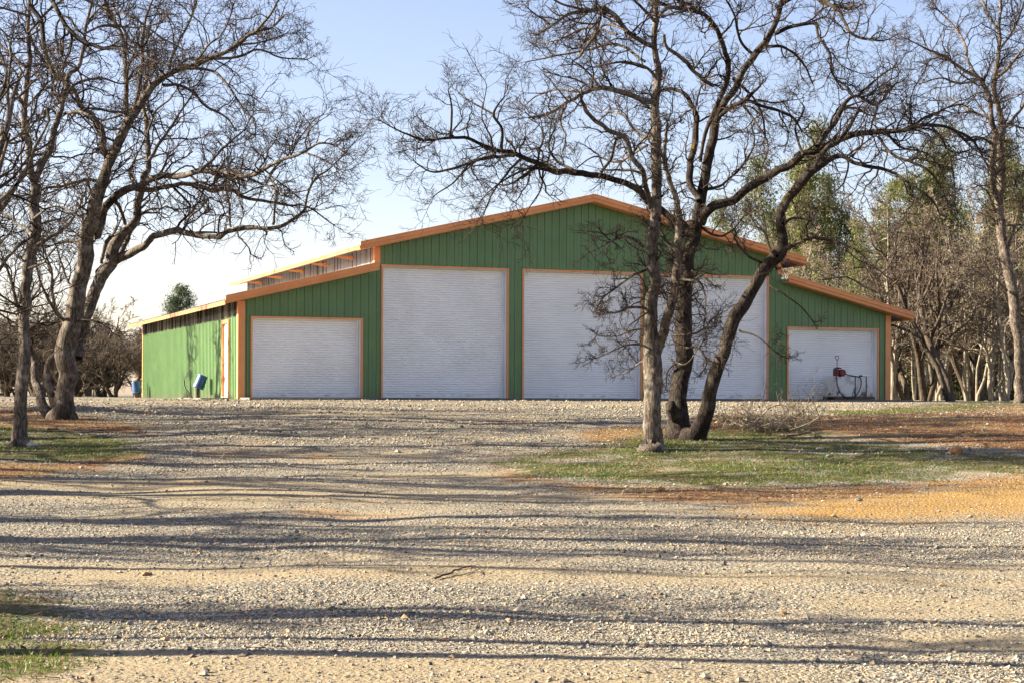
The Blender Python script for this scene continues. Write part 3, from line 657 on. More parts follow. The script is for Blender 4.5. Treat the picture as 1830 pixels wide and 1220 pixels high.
def traced_tree(name, base, Y0, limbs, label, cat='tree', group=None, mats=('bark', 'twig'), dens=3.4, Lmax=1.5, rmin=.0032, n2=6, n3=5, n4=0, clusters=()):
    """limbs: dict(pts, d=(dY0,dY1), part='trunk'|'branch', tw=density, up)"""
    o3 = ground_at(*base) if Y0 is None else None
    if o3 is not None: Y0 = o3[1]
    org = np.array([(base[0] - CX) / F * Y0, Y0, 0]); org[2] = float(gz(org[0], org[1]))
    root = empty(name, tuple(org), 0, label=label, cat=cat, group=group); acc = Acc(); tr = Acc()
    for lb in limbs:
        P, R = limb_path(lb['pts'], Y0, *lb.get('d', (0, 0)))
        if lb.get('part') == 'trunk':
            if lb.get('root'):
                P[0, 2] = min(P[0, 2], org[2]) ; P = np.vstack([P[0] - [0, 0, .35], P]); R = np.r_[R[0] * 1.05, R]
            tr.add(*tubes_pt(P, R, 16))
        else:
            a = Acc(); a.add(*tubes_pt(P, R, 10)); a.build('branch', M[lb.get('mat', mats[0])], root, org)
        # twigs
        tw = lb.get('tw', 1.0)
        if tw > 0:
            seg = np.r_[0, np.cumsum(np.linalg.norm(np.diff(P, axis=0), axis=1))]; L = seg[-1]; n = max(3, int(L * dens * tw))
            t = RNG.uniform(lb.get('t0', .12), 1, n); t[:3] = .985; s = t * L; pos = np.stack([np.interp(s, seg, P[:, i]) for i in range(3)], 1)
            j = np.clip(np.searchsorted(seg, s) - 1, 0, len(P) - 2); Tn = P[j + 1] - P[j]
            r0 = np.interp(s, seg, R); sg = side(Tn, .95, n); sg[:3] = side(Tn[:3], .3, 3)
            sg[:, 2] += lb.get('upb', .15); L1 = RNG.uniform(.35, 1, n) * Lmax * lb.get('len', 1) * (1.1 - .45 * t)
            R1 = np.minimum(r0 * .6, .008 + .013 * L1); k = 10
            P1 = grow(pos, sg, L1, k, .30, lb.get('up', .03)); twigs(acc, P1, L1, R1, n2, n3, .32, lb.get('up', .03), rmin=rmin, n4=n4)
    tr.build('trunk', M[mats[0]], root, org); acc.build('twigs', M[mats[1]], root, org)
    return root
def L(pts, d=(0, 0), **k): return dict(pts=pts, d=d, **k)

treeA = [
 L([(35,799,44),(33,786,30),(36,750,23),(38,700,21),(44,631,20),(46,560,18),(48,517,18),(53,453,20),(61,405,19),(59,356,18),(62,327,17)], (0,.2), part='trunk', root=1, tw=.5, t0=.45, len=.8),
 L([(62,327,14),(53,310),(44,249,12),(44,178,11),(46,125,9),(48,53,7),(50,0,6),(55,-120,3)], (.1,-.6), part='trunk'),
 L([(62,327,13),(71,306),(91,256,11),(103,206,10),(114,171,9),(121,135,8),(139,117,7),(150,60,6),(165,-20,4),(175,-90,2)], (.1,1.2), part='trunk'),
 L([(66,440,9),(89,425,7),(107,414,6),(135,380,4),(150,340,3)], (0,.8)),
 L([(44,200,7),(20,160,6),(-10,140,4),(-50,120,3)], (-.2,-1.6)), L([(56,420,7),(30,400,5),(0,380,4),(-40,370,3)], (0,1.2)),
 L([(46,560,6),(20,540,4),(-10,520,3),(-30,480,2)], (0,-1)), L([(103,206,6),(140,200,5),(180,215,4),(215,205,3)], (.8,-.5)),
 L([(50,10,8),(72,40,9),(78,90,7),(90,130,5),(98,170,3)], (-.6,-1.5), mat='bark_dark'),
 L([(62,-30,9),(100,20,8),(130,65,8),(165,82,7),(210,88,5),(252,100,4),(300,120,2)], (-.6,-2.4), mat='bark_dark'),
 L([(44,120,6),(10,90,5),(-30,70,3)], (-.5,.6)), L([(48,60,5),(85,20,5),(130,-20,3)], (-.5,1)), L([(44,249,5),(15,255,4),(-20,240,3)], (0,-1)),
 L([(112,178,5),(135,150),(175,140,4),(215,150,3),(245,140,2)], (.8,1.8)), L([(61,390,5),(85,370,4),(115,372,3),(140,390,2)], (.1,-.8)), L([(50,480,5),(75,470,4),(100,440,3)], (0,-1)),
 L([(150,60,4),(190,45,4),(240,50,3),(290,40,2)], (1,2)), L([(48,30,5),(20,20,4),(-20,10,3)], (-.5,-2)), L([(120,-20,6),(170,10,5),(230,30,4),(290,70,3),(330,90,2)], (0,-.6)),
]
traced_tree('oak_tree', (35,797), None, treeA, 'slender leafless oak, single straight trunk nearest the left edge', group='leafless oaks around the yard', dens=6.0, Lmax=1.25, rmin=.0034, n2=7, n3=5, mats=('bark', 'twig'))
treeB = [
 L([(112,752,66),(114,738,44),(117,710,35),(122,660,34),(120,620,36),(128,570,34),(140,500,30),(152,440,27),(160,400,26),(168,370,24),(180,330,20),(195,290,18),(213,250,16),(235,205,15),(255,175,14),(280,145,12),(310,125,11),(345,112,10),(385,100,8),(420,82,7),(450,60,6),(480,50,4),(505,30,3)], (0,-1.5), part='trunk', root=1, tw=.8, t0=.35),
 L([(134,640,28),(142,605,26),(153,560,24),(167,524,22),(185,485,22),(210,435,20),(222,415,18),(238,398,15),(245,356,13),(254,313,11),(263,295,10),(261,231,8),(256,185,6),(262,120,5),(258,60,3)], (.1,1.6), part='trunk', tw=.6, t0=.4),
 L([(178,490,19),(192,478,18),(213,462,16),(242,444,14),(270,427,12),(302,414,12),(338,418,11),(377,423,10),(392,424,10),(409,413,9),(445,409,8),(491,407,7),(516,395,6),(541,377,5),(548,349,4),(562,320,4),(587,302,3),(619,270,2)], (.5,-2.4), tw=.55, t0=.3),
 L([(170,420,18),(174,402,17),(181,377,16),(199,356,15),(221,341,14),(249,333,12),(285,317,11),(320,313,11),(356,308,10),(398,308,9),(441,315,8),(470,302,7),(509,285,6),(544,272,5),(569,256,4),(605,260,2)], (-.2,-3), tw=1.0, t0=.25),
 L([(235,337,9),(263,340,9),(302,334,8),(331,327,8),(359,333,8),(377,341,7),(406,338,7),(438,352,6),(480,361,5),(516,368,4),(548,370,3),(598,404,2)], (-.6,1.2), tw=.8),
 L([(487,402,5),(490,370,4),(494,338,5),(480,315,4),(500,290,3)], (-2,-1.6), tw=.8), L([(411,406,4),(408,370,4),(402,330,3),(410,290,3)], (-1.7,-1.2), tw=.9),
 L([(334,123,6),(373,125,5),(395,142,5),(416,167,4),(434,199,4),(452,213,3),(455,240,2)], (-1.2,-2), tw=1), L([(380,105,6),(427,100,5),(459,89,4),(498,103,3),(548,107,2)], (-1.3,-.2), tw=1),
 L([(290,152,6),(331,157,5),(359,185,5),(384,199,4),(405,213,3),(420,235,2)], (-1,.5), tw=.9), L([(450,60,5),(478,30,4),(500,-10,3)], (-1.5,-2)),
 L([(192,306,10),(185,249,10),(171,221,10),(142,189,8),(128,160,7),(103,139,6),(71,103,5),(46,60,4)], (0,-1.8)), L([(225,212,9),(222,160,9),(222,107,8),(210,53,7),(189,18,6),(175,-40,4)], (0,1)),
 L([(236,200,8),(249,142,7),(254,71,6),(262,20,4),(285,-30,3)], (0,-1)), L([(174,324,6),(142,325,6),(107,333,5),(71,341,4),(40,360,3)], (0,-2)), L([(230,205,6),(200,200,4),(150,195,4),(120,215,3)], (0,-1.5)),
 L([(263,290,7),(280,262,6),(302,228,5),(320,200,4),(345,165,3)], (.4,1.8)), L([(262,240,4),(275,200),(300,180,3),(320,150,2)], (.4,-.6)),
 L([(300,126,5),(310,90,4),(335,40,4),(350,0,3)], (-1,0)), L([(350,112,5),(370,80,4),(395,60,3),(415,10,3)], (-1,-2.4)), L([(420,82,4),(470,75,3),(510,60,2)], (-1.5,-.6)),
 L([(356,308,7),(380,285,5),(400,262,4),(430,235,3),(450,205,2)], (-1.7,-.8)), L([(441,315,5),(470,330,4),(510,345,3),(550,340,2)], (-2,-3)), L([(509,285,4),(530,250,3),(560,215,2),(575,205,2)], (-2.6,-1.6)), L([(544,272,4),(575,285,3),(600,300,2)], (-2.6,-3.4)),
 L([(213,464,9),(225,432,8),(250,385,6),(275,380,3)], (.6,.9), tw=.4), L([(200,356,8),(215,378,6),(222,400,6)], (0,1), tw=.3), L([(180,470,6),(186,440,8),(195,425,7)], (0,-.3), tw=.3),
 L([(146,590,8),(100,560,6),(70,500,4),(60,450,3)], (0,-1.8), tw=.8), L([(150,440,6),(120,430,5),(90,440,3)], (0,1), tw=.8), L([(125,600,6),(95,540),(90,480,4),(70,430,3)], (0,1.4), tw=.9), L([(130,520,5),(110,480,4),(100,440,3)], (0,.6)),
 L([(100,748,30),(85,736,22),(72,706,16),(60,663,14),(55,631,11),(39,570,8),(25,520,6),(10,470,4)], (0,.9), part='trunk', root=1, tw=.9, t0=.5),
 L([(104,738,20),(94,718,15),(86,677,13),(89,645,12),(104,628,13),(122,612,14)], (0,0), part='trunk', tw=.1),
]
traced_tree('oak_tree', (112,748), None, treeB, 'broad leafless oak with several stems rising from a red earth mound', group='leafless oaks around the yard', dens=6.0, Lmax=1.7, rmin=.0038, n2=7, n3=5)
treeC = [
 L([(1165,807,56),(1165,796,40),(1166,770,32),(1167,740,30),(1168,700,31),(1167,650,32),(1163,600,25),(1162,560,22),(1165,500,22),(1165,440,20),(1167,391,18),(1171,320,18),(1173,249,18),(1168,196,15),(1173,142,13),(1169,89,11),(1171,18,10),(1170,-60,7),(1172,-140,4)], (0,.3), part='trunk', root=1, tw=1.6, t0=.22, len=.62),
 L([(1170,700,24),(1176,629,20),(1190,576,18),(1204,534,17),(1212,480,15),(1211,418,14),(1212,391,12),(1205,356,11),(1192,320,9),(1186,270,7),(1190,220,5)], (0,-.9), part='trunk', tw=2.0, t0=.3, len=.6),
 L([(1168,186,10),(1134,174,9),(1105,164,9),(1077,157,8),(1041,167,7),(1009,185,6),(970,206,5),(942,212,3)], (.1,-2.2)),
 L([(1160,372,9),(1148,320,9),(1130,281,9),(1116,249,9),(1084,231,8),(1056,210,7),(1041,192,7),(1035,170,4)], (.1,-1.8)),
 L([(1168,88,9),(1148,75,9),(1120,59,9),(1102,36,9),(1077,18,8),(1041,18,7),(1009,28,6),(984,46,5),(956,64,3)], (.2,-2)),
 L([(1073,21,6),(1059,64,6),(1038,96,5),(1020,110,3)], (-.9,-2)), L([(1120,57,5),(1085,45,4),(1065,60,4),(1040,90,3)], (-.6,.6)),
 L([(1184,62,5),(1191,89,6),(1219,107,7),(1237,128,7),(1272,153,7)], (.8,1.6)),
 L([(1150,442,7),(1130,426,6),(1105,426,5),(1070,442,3),(1050,452,2)], (0,-1.3), tw=1.3, up=.0, len=.7), L([(1151,551,5),(1127,551,5),(1102,558,4),(1085,560,3)], (0,-1.2), tw=1.4, len=.6),
 L([(1155,480,5),(1130,495,5),(1105,510,4),(1080,530,3),(1060,560,2)], (0,-.9), tw=1.4, len=.6), L([(1158,620,4),(1135,615,4),(1110,620,3),(1065,640,2)], (0,-1), tw=1.4, len=.55), L([(1160,640,4),(1140,650,3),(1120,665,2),(1100,670,2)], (0,.7), tw=1.4, len=.55), L([(1158,590,4),(1130,590,3),(1100,600,2),(1065,600,2)], (0,.8), tw=1.4, len=.55),
 L([(1215,500,5),(1247,502,4),(1259,527,4),(1260,569,2)], (-.5,-1.2), tw=1), L([(1200,600,4),(1240,597,4),(1261,587,4),(1285,581,2)], (-.4,-1), tw=1), L([(1195,640,4),(1225,650,3),(1250,620,2),(1262,600,2)], (-.4,-1.2), tw=1.4),
 L([(1170,250,6),(1140,240,5),(1110,205,4),(1075,200,3)], (.1,1.6)), L([(1173,142,6),(1150,120,5),(1110,110,4),(1060,120,3)], (0,-1)), L([(1171,40,6),(1140,10,5),(1110,-20,4)], (0,-1.5)), L([(1171,30,6),(1195,13,7),(1237,19,6)], (0,.8)),
 L([(1009,185,5),(1000,215,4),(1010,245,3)], (-1.6,-1.8)), L([(1041,167,5),(1000,160,4),(960,170,3),(935,190,2)], (-1.2,-.4)), L([(1041,18,4),(1000,5,4),(960,-15,3)], (-1.2,-1.8)), L([(984,46,4),(960,30,3),(935,10,2)], (-1.5,-2.4)),
 L([(1100,62,5),(1050,50,4),(1000,70,3),(955,80,2)], (-1,.3)), L([(1150,110,5),(1100,80,5),(1050,90,4),(990,100,3),(940,110,2)], (-.2,.9)), L([(1155,260,5),(1100,290,4),(1060,280,3),(1030,300,2)], (0,.9)),
]
traced_tree('oak_tree', (1165,805), None, treeC, 'pale straight leafless oak, foremost of the trunks before the middle doors', group='leafless oaks around the yard', dens=6.0, Lmax=1.15, rmin=.003, n2=7, n3=5)
treeD = [
 L([(1213,786,60),(1212,768,42),(1213,730,34),(1220,660,32),(1222,600,32),(1222,540,28),(1225,480,26),(1235,430,22),(1243,398,22),(1251,356,19),(1255,320,17),(1269,267,17),(1276,213,14),(1284,195,12),(1306,162,11),(1331,119,12),(1361,81,12),(1382,47,10),(1395,9,9),(1405,-40,7),(1420,-110,4)], (0,.6), part='trunk', root=1, tw=1.0, t0=.2, len=.75),
 L([(1236,786,60),(1246,775,36),(1256,748,27),(1263,728,26),(1275,682,24),(1292,625,23),(1310,576,23),(1324,551,24),(1352,506,21),(1370,477,23),(1391,456,24),(1398,435,18),(1396,400,16),(1397,371,16),(1417,341,15),(1446,311,17),(1472,290,13)], (-.1,-1.2), part='trunk', root=1, tw=.35, t0=.5, len=.6),
 L([(1214,752,26),(1206,737,24),(1201,727,20),(1199,720,16)], (.0,-.12), part='trunk', tw=0),
 L([(1472,290,11),(1502,281,8),(1532,292,7),(1583,303,6),(1625,328,5),(1664,358,4),(1680,385,2)], (-1.2,-2.6), tw=.9), L([(1452,305,9),(1468,278,9),(1480,262,8),(1493,256,8)], (-1.2,-1), tw=.3),
 L([(1250,400,18),(1272,375,17),(1314,350,15),(1357,320,14),(1404,298,14),(1434,277,14),(1476,260,13),(1515,247,11),(1561,239,10),(1613,232,8),(1660,222,6),(1702,232,5),(1730,260,4),(1753,277,3)], (.3,-1.2), tw=.8, t0=.3),
 L([(1613,232,6),(1650,212,5),(1690,195,4),(1720,185,3)], (-.8,.6)), L([(1702,232,4),(1735,250,4),(1765,300,3),(1790,340,2)], (-1.1,-2)), L([(1660,222,4),(1685,255,4),(1700,300,3),(1705,340,2)], (-1,-1.8)),
 L([(1493,256,7),(1515,228,7),(1532,200,5)], (-.7,-.9), tw=.2), L([(1459,262,9),(1493,213,9),(1510,183,7),(1532,170,6),(1561,187,5),(1582,168,4),(1600,149,3)], (-.5,.8)), L([(1532,170,5),(1561,145,4),(1587,124,3)], (.5,-.4)),
 L([(1568,245,5),(1600,281,5),(1655,303,4),(1681,337,3),(1700,380,2)], (-1,-2.2)), L([(1580,236,5),(1610,262,4),(1655,275,3),(1680,300,2)], (-.9,.2)), L([(1434,277,5),(1420,230,4),(1435,195,3),(1420,170,2)], (-.5,.8)),
 L([(1233,300,12),(1236,270,12),(1241,249,12),(1242,213,10),(1233,185,8),(1215,165,7),(1190,160,6),(1160,170,4)], (.4,1.2)), L([(1248,360,12),(1232,330,12),(1233,298,12)], (.1,.4), tw=.4),
 L([(1250,290,6),(1262,230,7),(1297,128,9),(1289,85,9),(1272,43,8),(1242,21,7),(1199,13,6),(1150,-10,4)], (.3,-1.2)),
 L([(1230,420,14),(1215,402,13),(1190,385,12),(1160,362,12),(1137,341,12),(1105,327,11),(1070,315,11),(1031,310,11),(991,306,11),(959,290,9),(917,277,8),(890,270,7),(863,260,6),(828,245,6),(792,247,5),(757,251,4),(714,235,3),(671,213,1.5)], (0,-2.6), tw=1.0, t0=.42),
 L([(917,279,6),(878,281,6),(838,292,5),(792,306,4),(767,306,3),(740,290,2)], (-1.9,-1.1), tw=1.1), L([(895,268,6),(895,231,5),(881,205,5),(890,185,3),(899,174,3)], (-2,-2.4), tw=.7), L([(881,205,4),(849,188,3),(817,167,2)], (-2.2,-1.5), tw=.8),
 L([(803,246,4),(806,199,4),(799,160,2)], (-2.4,-2.7), tw=.8), L([(991,308,6),(960,300,5),(930,305,4),(895,325,3),(870,345,2)], (-1.6,-2.6), tw=.9), L([(959,292,6),(930,318,4),(905,330,3),(870,325,2)], (-1.7,-.9)), L([(930,285,5),(905,310,4),(880,345,3),(862,385,2)], (-1.8,-3), tw=.9), L([(970,300,4),(965,340,3),(945,370,2),(930,400,2)], (-1.6,-2), tw=.9, up=-.03),
 L([(1031,310,6),(1000,292,5),(980,265,4),(985,240,3)], (-1.4,-.8)), L([(1070,315,5),(1090,285,5),(1100,250,4)], (-1.2,-2)),
 L([(838,292,4),(810,325,3),(780,345,2)], (-1.4,-2), tw=.9),
 L([(1382,60,8),(1412,47,7),(1451,43,6),(1459,64,5),(1480,98,5),(1485,132,4),(1510,158,4),(1525,175,3)], (.5,-1.2)), L([(1440,-20,8),(1470,5,7),(1497,21,6),(1519,60,5),(1561,72,4),(1590,70,2)], (.4,-1.8), mat='bark_dark'), L([(1395,9,6),(1430,-10,6),(1470,5,6)], (.5,.3)),
 L([(1270,222,7),(1300,195,8),(1323,183,8),(1345,165,6),(1357,153,4)], (.4,-.5), tw=.5), L([(1278,205,6),(1327,181,6),(1370,192,6),(1412,209,5),(1430,235,3)], (.4,1.4)), L([(1323,185,5),(1350,220,4),(1370,260,3),(1360,300,2)], (0,-.9)),
 L([(1404,443,8),(1434,430,6),(1476,426,5),(1510,439,4),(1545,460,3),(1560,490,2)], (-1,-2.4), mat='bark_dark', tw=.9), L([(1388,458,7),(1374,445,6),(1366,418,5),(1350,405,3)], (-1,-.2), mat='bark_dark', tw=.6), L([(1398,400,5),(1420,390,4),(1450,395,3)], (-1,.4), tw=.8), L([(1360,470,5),(1330,455,4),(1310,425,3)], (-.9,-1.8), tw=.9),
 L([(1373,509,4),(1405,530,3),(1433,551,2.5),(1454,576,2)], (-.8,-2.2), tw=.3, len=.4), L([(1320,590,4),(1352,600,3),(1387,629,2),(1400,636,1.5)], (-.7,-1.8), tw=.8, len=.5),
 L([(1236,484,5),(1260,498,4),(1278,512,3)], (0,-1), tw=.5, len=.5), L([(1308,140,6),(1340,170,4),(1360,210,4),(1365,250,3)], (.5,1.4)), L([(1345,100,6),(1320,70,5),(1310,30,4),(1290,-10,3)], (.5,-.7)), L([(1361,81,6),(1400,85,5),(1430,110,4),(1450,150,3)], (.5,1.6)),
 L([(1250,340,7),(1290,330,5),(1320,300,4),(1345,260,3),(1340,220,2)], (.2,1.8), tw=1.1), L([(1240,400,6),(1280,420,4),(1310,410,3),(1330,380,2)], (0,1.4), tw=1.3), L([(1225,460,6),(1195,440,5),(1175,400,4)], (0,.8), tw=1.5),
 L([(1222,620,5),(1250,625,4),(1262,650,3),(1250,670,2)], (0,-1), tw=1.5, len=.6), L([(1222,560,5),(1200,545,4),(1185,520,3)], (0,.7), tw=1.6, len=.7), L([(1222,640,4),(1195,660,3),(1190,690,2)], (0,.5), tw=1.6, len=.6),
]
traced_tree('oak_tree', (1225,783), None, treeD, 'large leafless oak with an upright stem and a dark leaning mossy stem', group='leafless oaks around the yard', dens=6.4, Lmax=1.3, rmin=.003, mats=('bark_dark', 'twig'), n2=7, n3=5)
treeF = [
 L([(1824,716,26),(1822,690,18),(1821,626,16),(1811,541,18),(1800,477,18),(1788,404,16),(1786,362,15),(1788,306,13),(1787,250,12),(1792,230,11),(1779,179,9),(1775,145,8),(1783,98,7),(1783,43,6),(1787,-20,4),(1780,-70,2)], (0,.4), part='trunk', root=1, tw=1.1, t0=.3, len=.8),
 L([(1787,370,10),(1772,330,10),(1775,256,10),(1770,210,9),(1762,170,8),(1749,141,7),(1723,128,6),(1689,102,5),(1647,85,3),(1620,70,2)], (0,-1.5), part='trunk'),
 L([(1757,155,6),(1728,111,5),(1715,64,4),(1681,26,3),(1660,0,2)], (-1,.8)), L([(1779,140,6),(1800,120,5),(1817,98,4),(1850,60,3)], (.2,-1)), L([(1783,60,4),(1760,20,4),(1740,-30,3)], (.2,.9)), L([(1783,90,4),(1810,50,4),(1830,0,3)], (.2,1)),
 L([(1792,230,6),(1820,200,5),(1850,150,3)], (.2,1)), L([(1788,300,6),(1815,320,5),(1840,350,4),(1870,370,2)], (.2,-1)), L([(1777,379,6),(1768,360,6),(1760,340,4),(1740,330,2)], (.1,-.7), tw=.6), L([(1800,440,6),(1812,410,5),(1818,380,3)], (.1,.6), tw=.6), L([(1798,520,6),(1780,500,4),(1765,480,3)], (0,-.6), tw=.6),
 L([(1749,141,5),(1715,150,4),(1680,140,3),(1640,150,2)], (-1.2,-2)), L([(1770,210,5),(1735,200,4),(1700,180,3),(1660,180,2)], (-.7,.8)), L([(1775,260,5),(1745,245,4),(1720,250,3)], (-.3,-1.4)), L([(1788,404,5),(1830,400,4),(1870,380,3)], (.2,1)),
]
traced_tree('oak_tree', (1823,713), 47.0, treeF, 'tall narrow leafless oak standing at the right edge of the photo', group='leafless oaks around the yard', dens=6.0, Lmax=1.7, rmin=.0042, n2=7, n3=5)

# generic trees ------------------------------------------------------
def bare_mesh(H, spread, r0, seed, n0=9, lean=.0, low=.25, n1=7, n2=6, n3=4, rmin=.006, wig=.12, fork=2):
    tr = Acc(); ac = Acc(); st = np.zeros((fork, 3)); st[:, 2] = -.3
    d = np.stack([RNG.normal(0, .12 + lean, fork), RNG.normal(0, .12 + lean, fork), np.ones(fork)], 1)
    Ls = np.full(fork, H * .95) * RNG.uniform(.8, 1.05, fork); P0_ = grow(st, d, Ls, 14, wig, .05)
    tr.add(*tubes(P0_, r0 * np.linspace(1, .12, 14)[None] ** 1.0 * np.linspace(1, .75, fork)[:, None], 8))
    ix, t, p, T_ = sample(P0_, n0, low); L1 = spread * RNG.uniform(.5, 1, len(ix)) * (1.25 - t * .8); sd = side(T_, .95, len(ix)); sd[:, 2] += .25
    P1 = grow(p, sd, L1, 9, .22, .07); R1 = np.minimum(r0 * (1 - t) * .55 + .012, .012 + .02 * L1)
    tr.add(*tubes(P1, R1[:, None] * np.linspace(1, .3, 9)[None], 5))
    ix, t, p, T_ = sample(P1, n1, .2); L2 = L1[ix] * .48 * (1.15 - .5 * t) * RNG.uniform(.6, 1.3, len(ix)); P2 = grow(p, side(T_, .85, len(ix)), L2, 6, .25, .05)
    twigs(ac, P2, L2, np.maximum(R1[ix] * .4, rmin * 1.5), n2, n3, .28, .04, rmin=rmin)
    return tr, ac
def tree_from(tr, ac, name, mats, leaf=None):
    a = tr.build('trunk', M[mats[0]]); c = ac.build('twigs', M[mats[1]]); return [a, c]
def place(parts, name, loc, rz, s, label, cat, group, first):
    r = empty(name, loc, rz, label=label, cat=cat, group=group); r.scale = s
    for q in parts:
        if first: c = q
        else: c = q.copy(); col.objects.link(c)
        c.parent = r
    return r
bare = []
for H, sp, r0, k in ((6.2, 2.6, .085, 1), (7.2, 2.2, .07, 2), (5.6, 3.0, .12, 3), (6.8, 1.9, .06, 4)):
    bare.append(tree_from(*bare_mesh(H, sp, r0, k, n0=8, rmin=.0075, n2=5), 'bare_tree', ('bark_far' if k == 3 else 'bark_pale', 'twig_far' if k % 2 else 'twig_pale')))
oakb = []
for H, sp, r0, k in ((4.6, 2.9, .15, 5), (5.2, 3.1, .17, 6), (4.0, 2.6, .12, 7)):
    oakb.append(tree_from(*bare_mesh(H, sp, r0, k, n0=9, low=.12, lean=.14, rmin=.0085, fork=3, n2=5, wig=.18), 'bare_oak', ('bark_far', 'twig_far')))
def leaf_cloud(C, n, rad, sz, droop=0.0, asp=.3, flat=.7):
    c = C[RNG.integers(0, len(C), n)]; o = RNG.normal(size=(n, 3)) * rad * [1, 1, flat]; p = c + o; d = RNG.normal(size=(n, 3)); d[:, 2] -= droop
    d /= np.linalg.norm(d, axis=1, keepdims=True); e = np.cross(d, RNG.normal(size=(n, 3))); e /= np.linalg.norm(e, axis=1, keepdims=True); s = (sz * RNG.uniform(.6, 1.4, n))[:, None]
    V = np.stack([p - d * s, p + e * s * asp, p + d * s, p - e * s * asp], 1).reshape(-1, 3); return V, np.arange(n)[:, None] * 4 + np.array([0, 1, 2, 3])
def euca(H, spread, r0, nl=11000):
    tr = Acc(); st = np.zeros((2, 3)); st[:, 2] = -.3; d = np.stack([RNG.normal(0, .06, 2), RNG.normal(0, .06, 2), np.ones(2)], 1)
    P = grow(st, d, np.array([H, H * .85]), 14, .05, .05); tr.add(*tubes(P, r0 * np.linspace(1, .15, 14)[None] * np.ones((2, 1)), 8))
    ix, t, p, T_ = sample(P, 13, .42); L1 = spread * RNG.uniform(.5, 1, len(ix)) * (1.3 - t * .9); sd = side(T_, .6, len(ix)); sd[:, 2] += .5
    P1 = grow(p, sd, L1, 7, .16, .05); tr.add(*tubes(P1, .03 * np.linspace(1, .3, 7)[None] * np.ones((len(ix), 1)), 4))
    ix, t, p, T_ = sample(P1, 6, .3); L2 = L1[ix] * .35 * RNG.uniform(.6, 1.3, len(ix)); P2 = grow(p, side(T_, .7, len(ix)), L2, 5, .25, .0); tr.add(*tubes(P2, np.full((len(ix), 5), .010), 3))
    C = np.concatenate([P2[:, -1], P2[:, 3]]); k = RNG.random(len(C)) < .8; a = Acc(); a.add(*leaf_cloud(C[k], nl, .26, .078, 1.0, .26)); return tr, a
eucs = []
for H, sp, r0 in ((11, 2.5, .12), (11, 2.1, .10), (11, 2.3, .11)):
    tr, lf = euca(H, sp, r0); eucs.append([tr.build('trunk', M['bark_pale']), lf.build('foliage', M['euca'])])
used = set()
def put(lst, i, name, x, Y, s, label, cat, group, sz=None):
    X = (x - CX) / F * Y; k = (id(lst), i); first = k not in used; used.add(k)
    place(lst[i], name, (X, Y, float(gz(X, Y))), RNG.uniform(0, 6.28), (s, s, s * (sz or 1)), label, cat, group, first)
# wood on the right
for j in range(38):
    x = RNG.uniform(1370, 2180) if j % 3 else RNG.uniform(1590, 1850); Y = RNG.uniform(62, 92)
    if j < 10: x = 1600 + j * 25 + RNG.uniform(-8, 8); Y = RNG.uniform(60, 68)
    near = j < 10
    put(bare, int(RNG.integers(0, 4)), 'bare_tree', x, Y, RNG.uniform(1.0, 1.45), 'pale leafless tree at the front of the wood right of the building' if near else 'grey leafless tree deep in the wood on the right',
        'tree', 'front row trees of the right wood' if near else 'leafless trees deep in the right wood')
ex = [(1398,94,225),(1440,90,290),(1470,92,300),(1505,97,365),(1545,92,385),(1585,88,315),(1618,95,290),(1648,84,245),(1684,90,262),(1722,94,370),(1760,90,300),(1792,86,228),(1838,90,240),(1880,88,230),(1935,86,260),(1345,98,330),(1405,99,280),(1660,99,300),(1815,99,290),(1990,90,230),(2060,90,260),(1500,84,420),(1555,82,400),(1605,80,430),(1668,79,400),(1738,80,420),(1775,78,450),(1850,80,400),(1635,77,470)]
for j, (x, Y, yt) in enumerate(ex):
    put(eucs, j % 3, 'eucalyptus_tree', x, Y, (709 - yt) / F * Y / 10.9, 'tall slim evergreen with drooping olive foliage, behind the right-hand wood', 'tree', 'evergreens behind the right wood')
# thicket behind (one far mass)
def thicket(name, x0, x1, Y0, Y1, h, n, label):
    X0, X1 = (x0 - CX) / F * (Y0 + Y1) / 2, (x1 - CX) / F * (Y0 + Y1) / 2
    C = np.stack([RNG.uniform(X0, X1, 900), RNG.uniform(Y0, Y1, 900), np.zeros(900)], 1); C[:, 2] = gz(C[:, 0], C[:, 1]) + RNG.random(900) ** 1.2 * h * (.75 + .8 * vnoise(C[:, 0] * .35, C[:, 1] * .2, 4))
    root = Acc(); root.add(*leaf_cloud(C, n, .5, .13, .2, .35, 1)); o = root.build(name, M['brush']); tag(o, label, 'thicket', kind='stuff')
thicket('brush_thicket', 1340, 2350, 88, 104, 5.6, 90000, 'dense olive brown brush filling the back of the right wood')
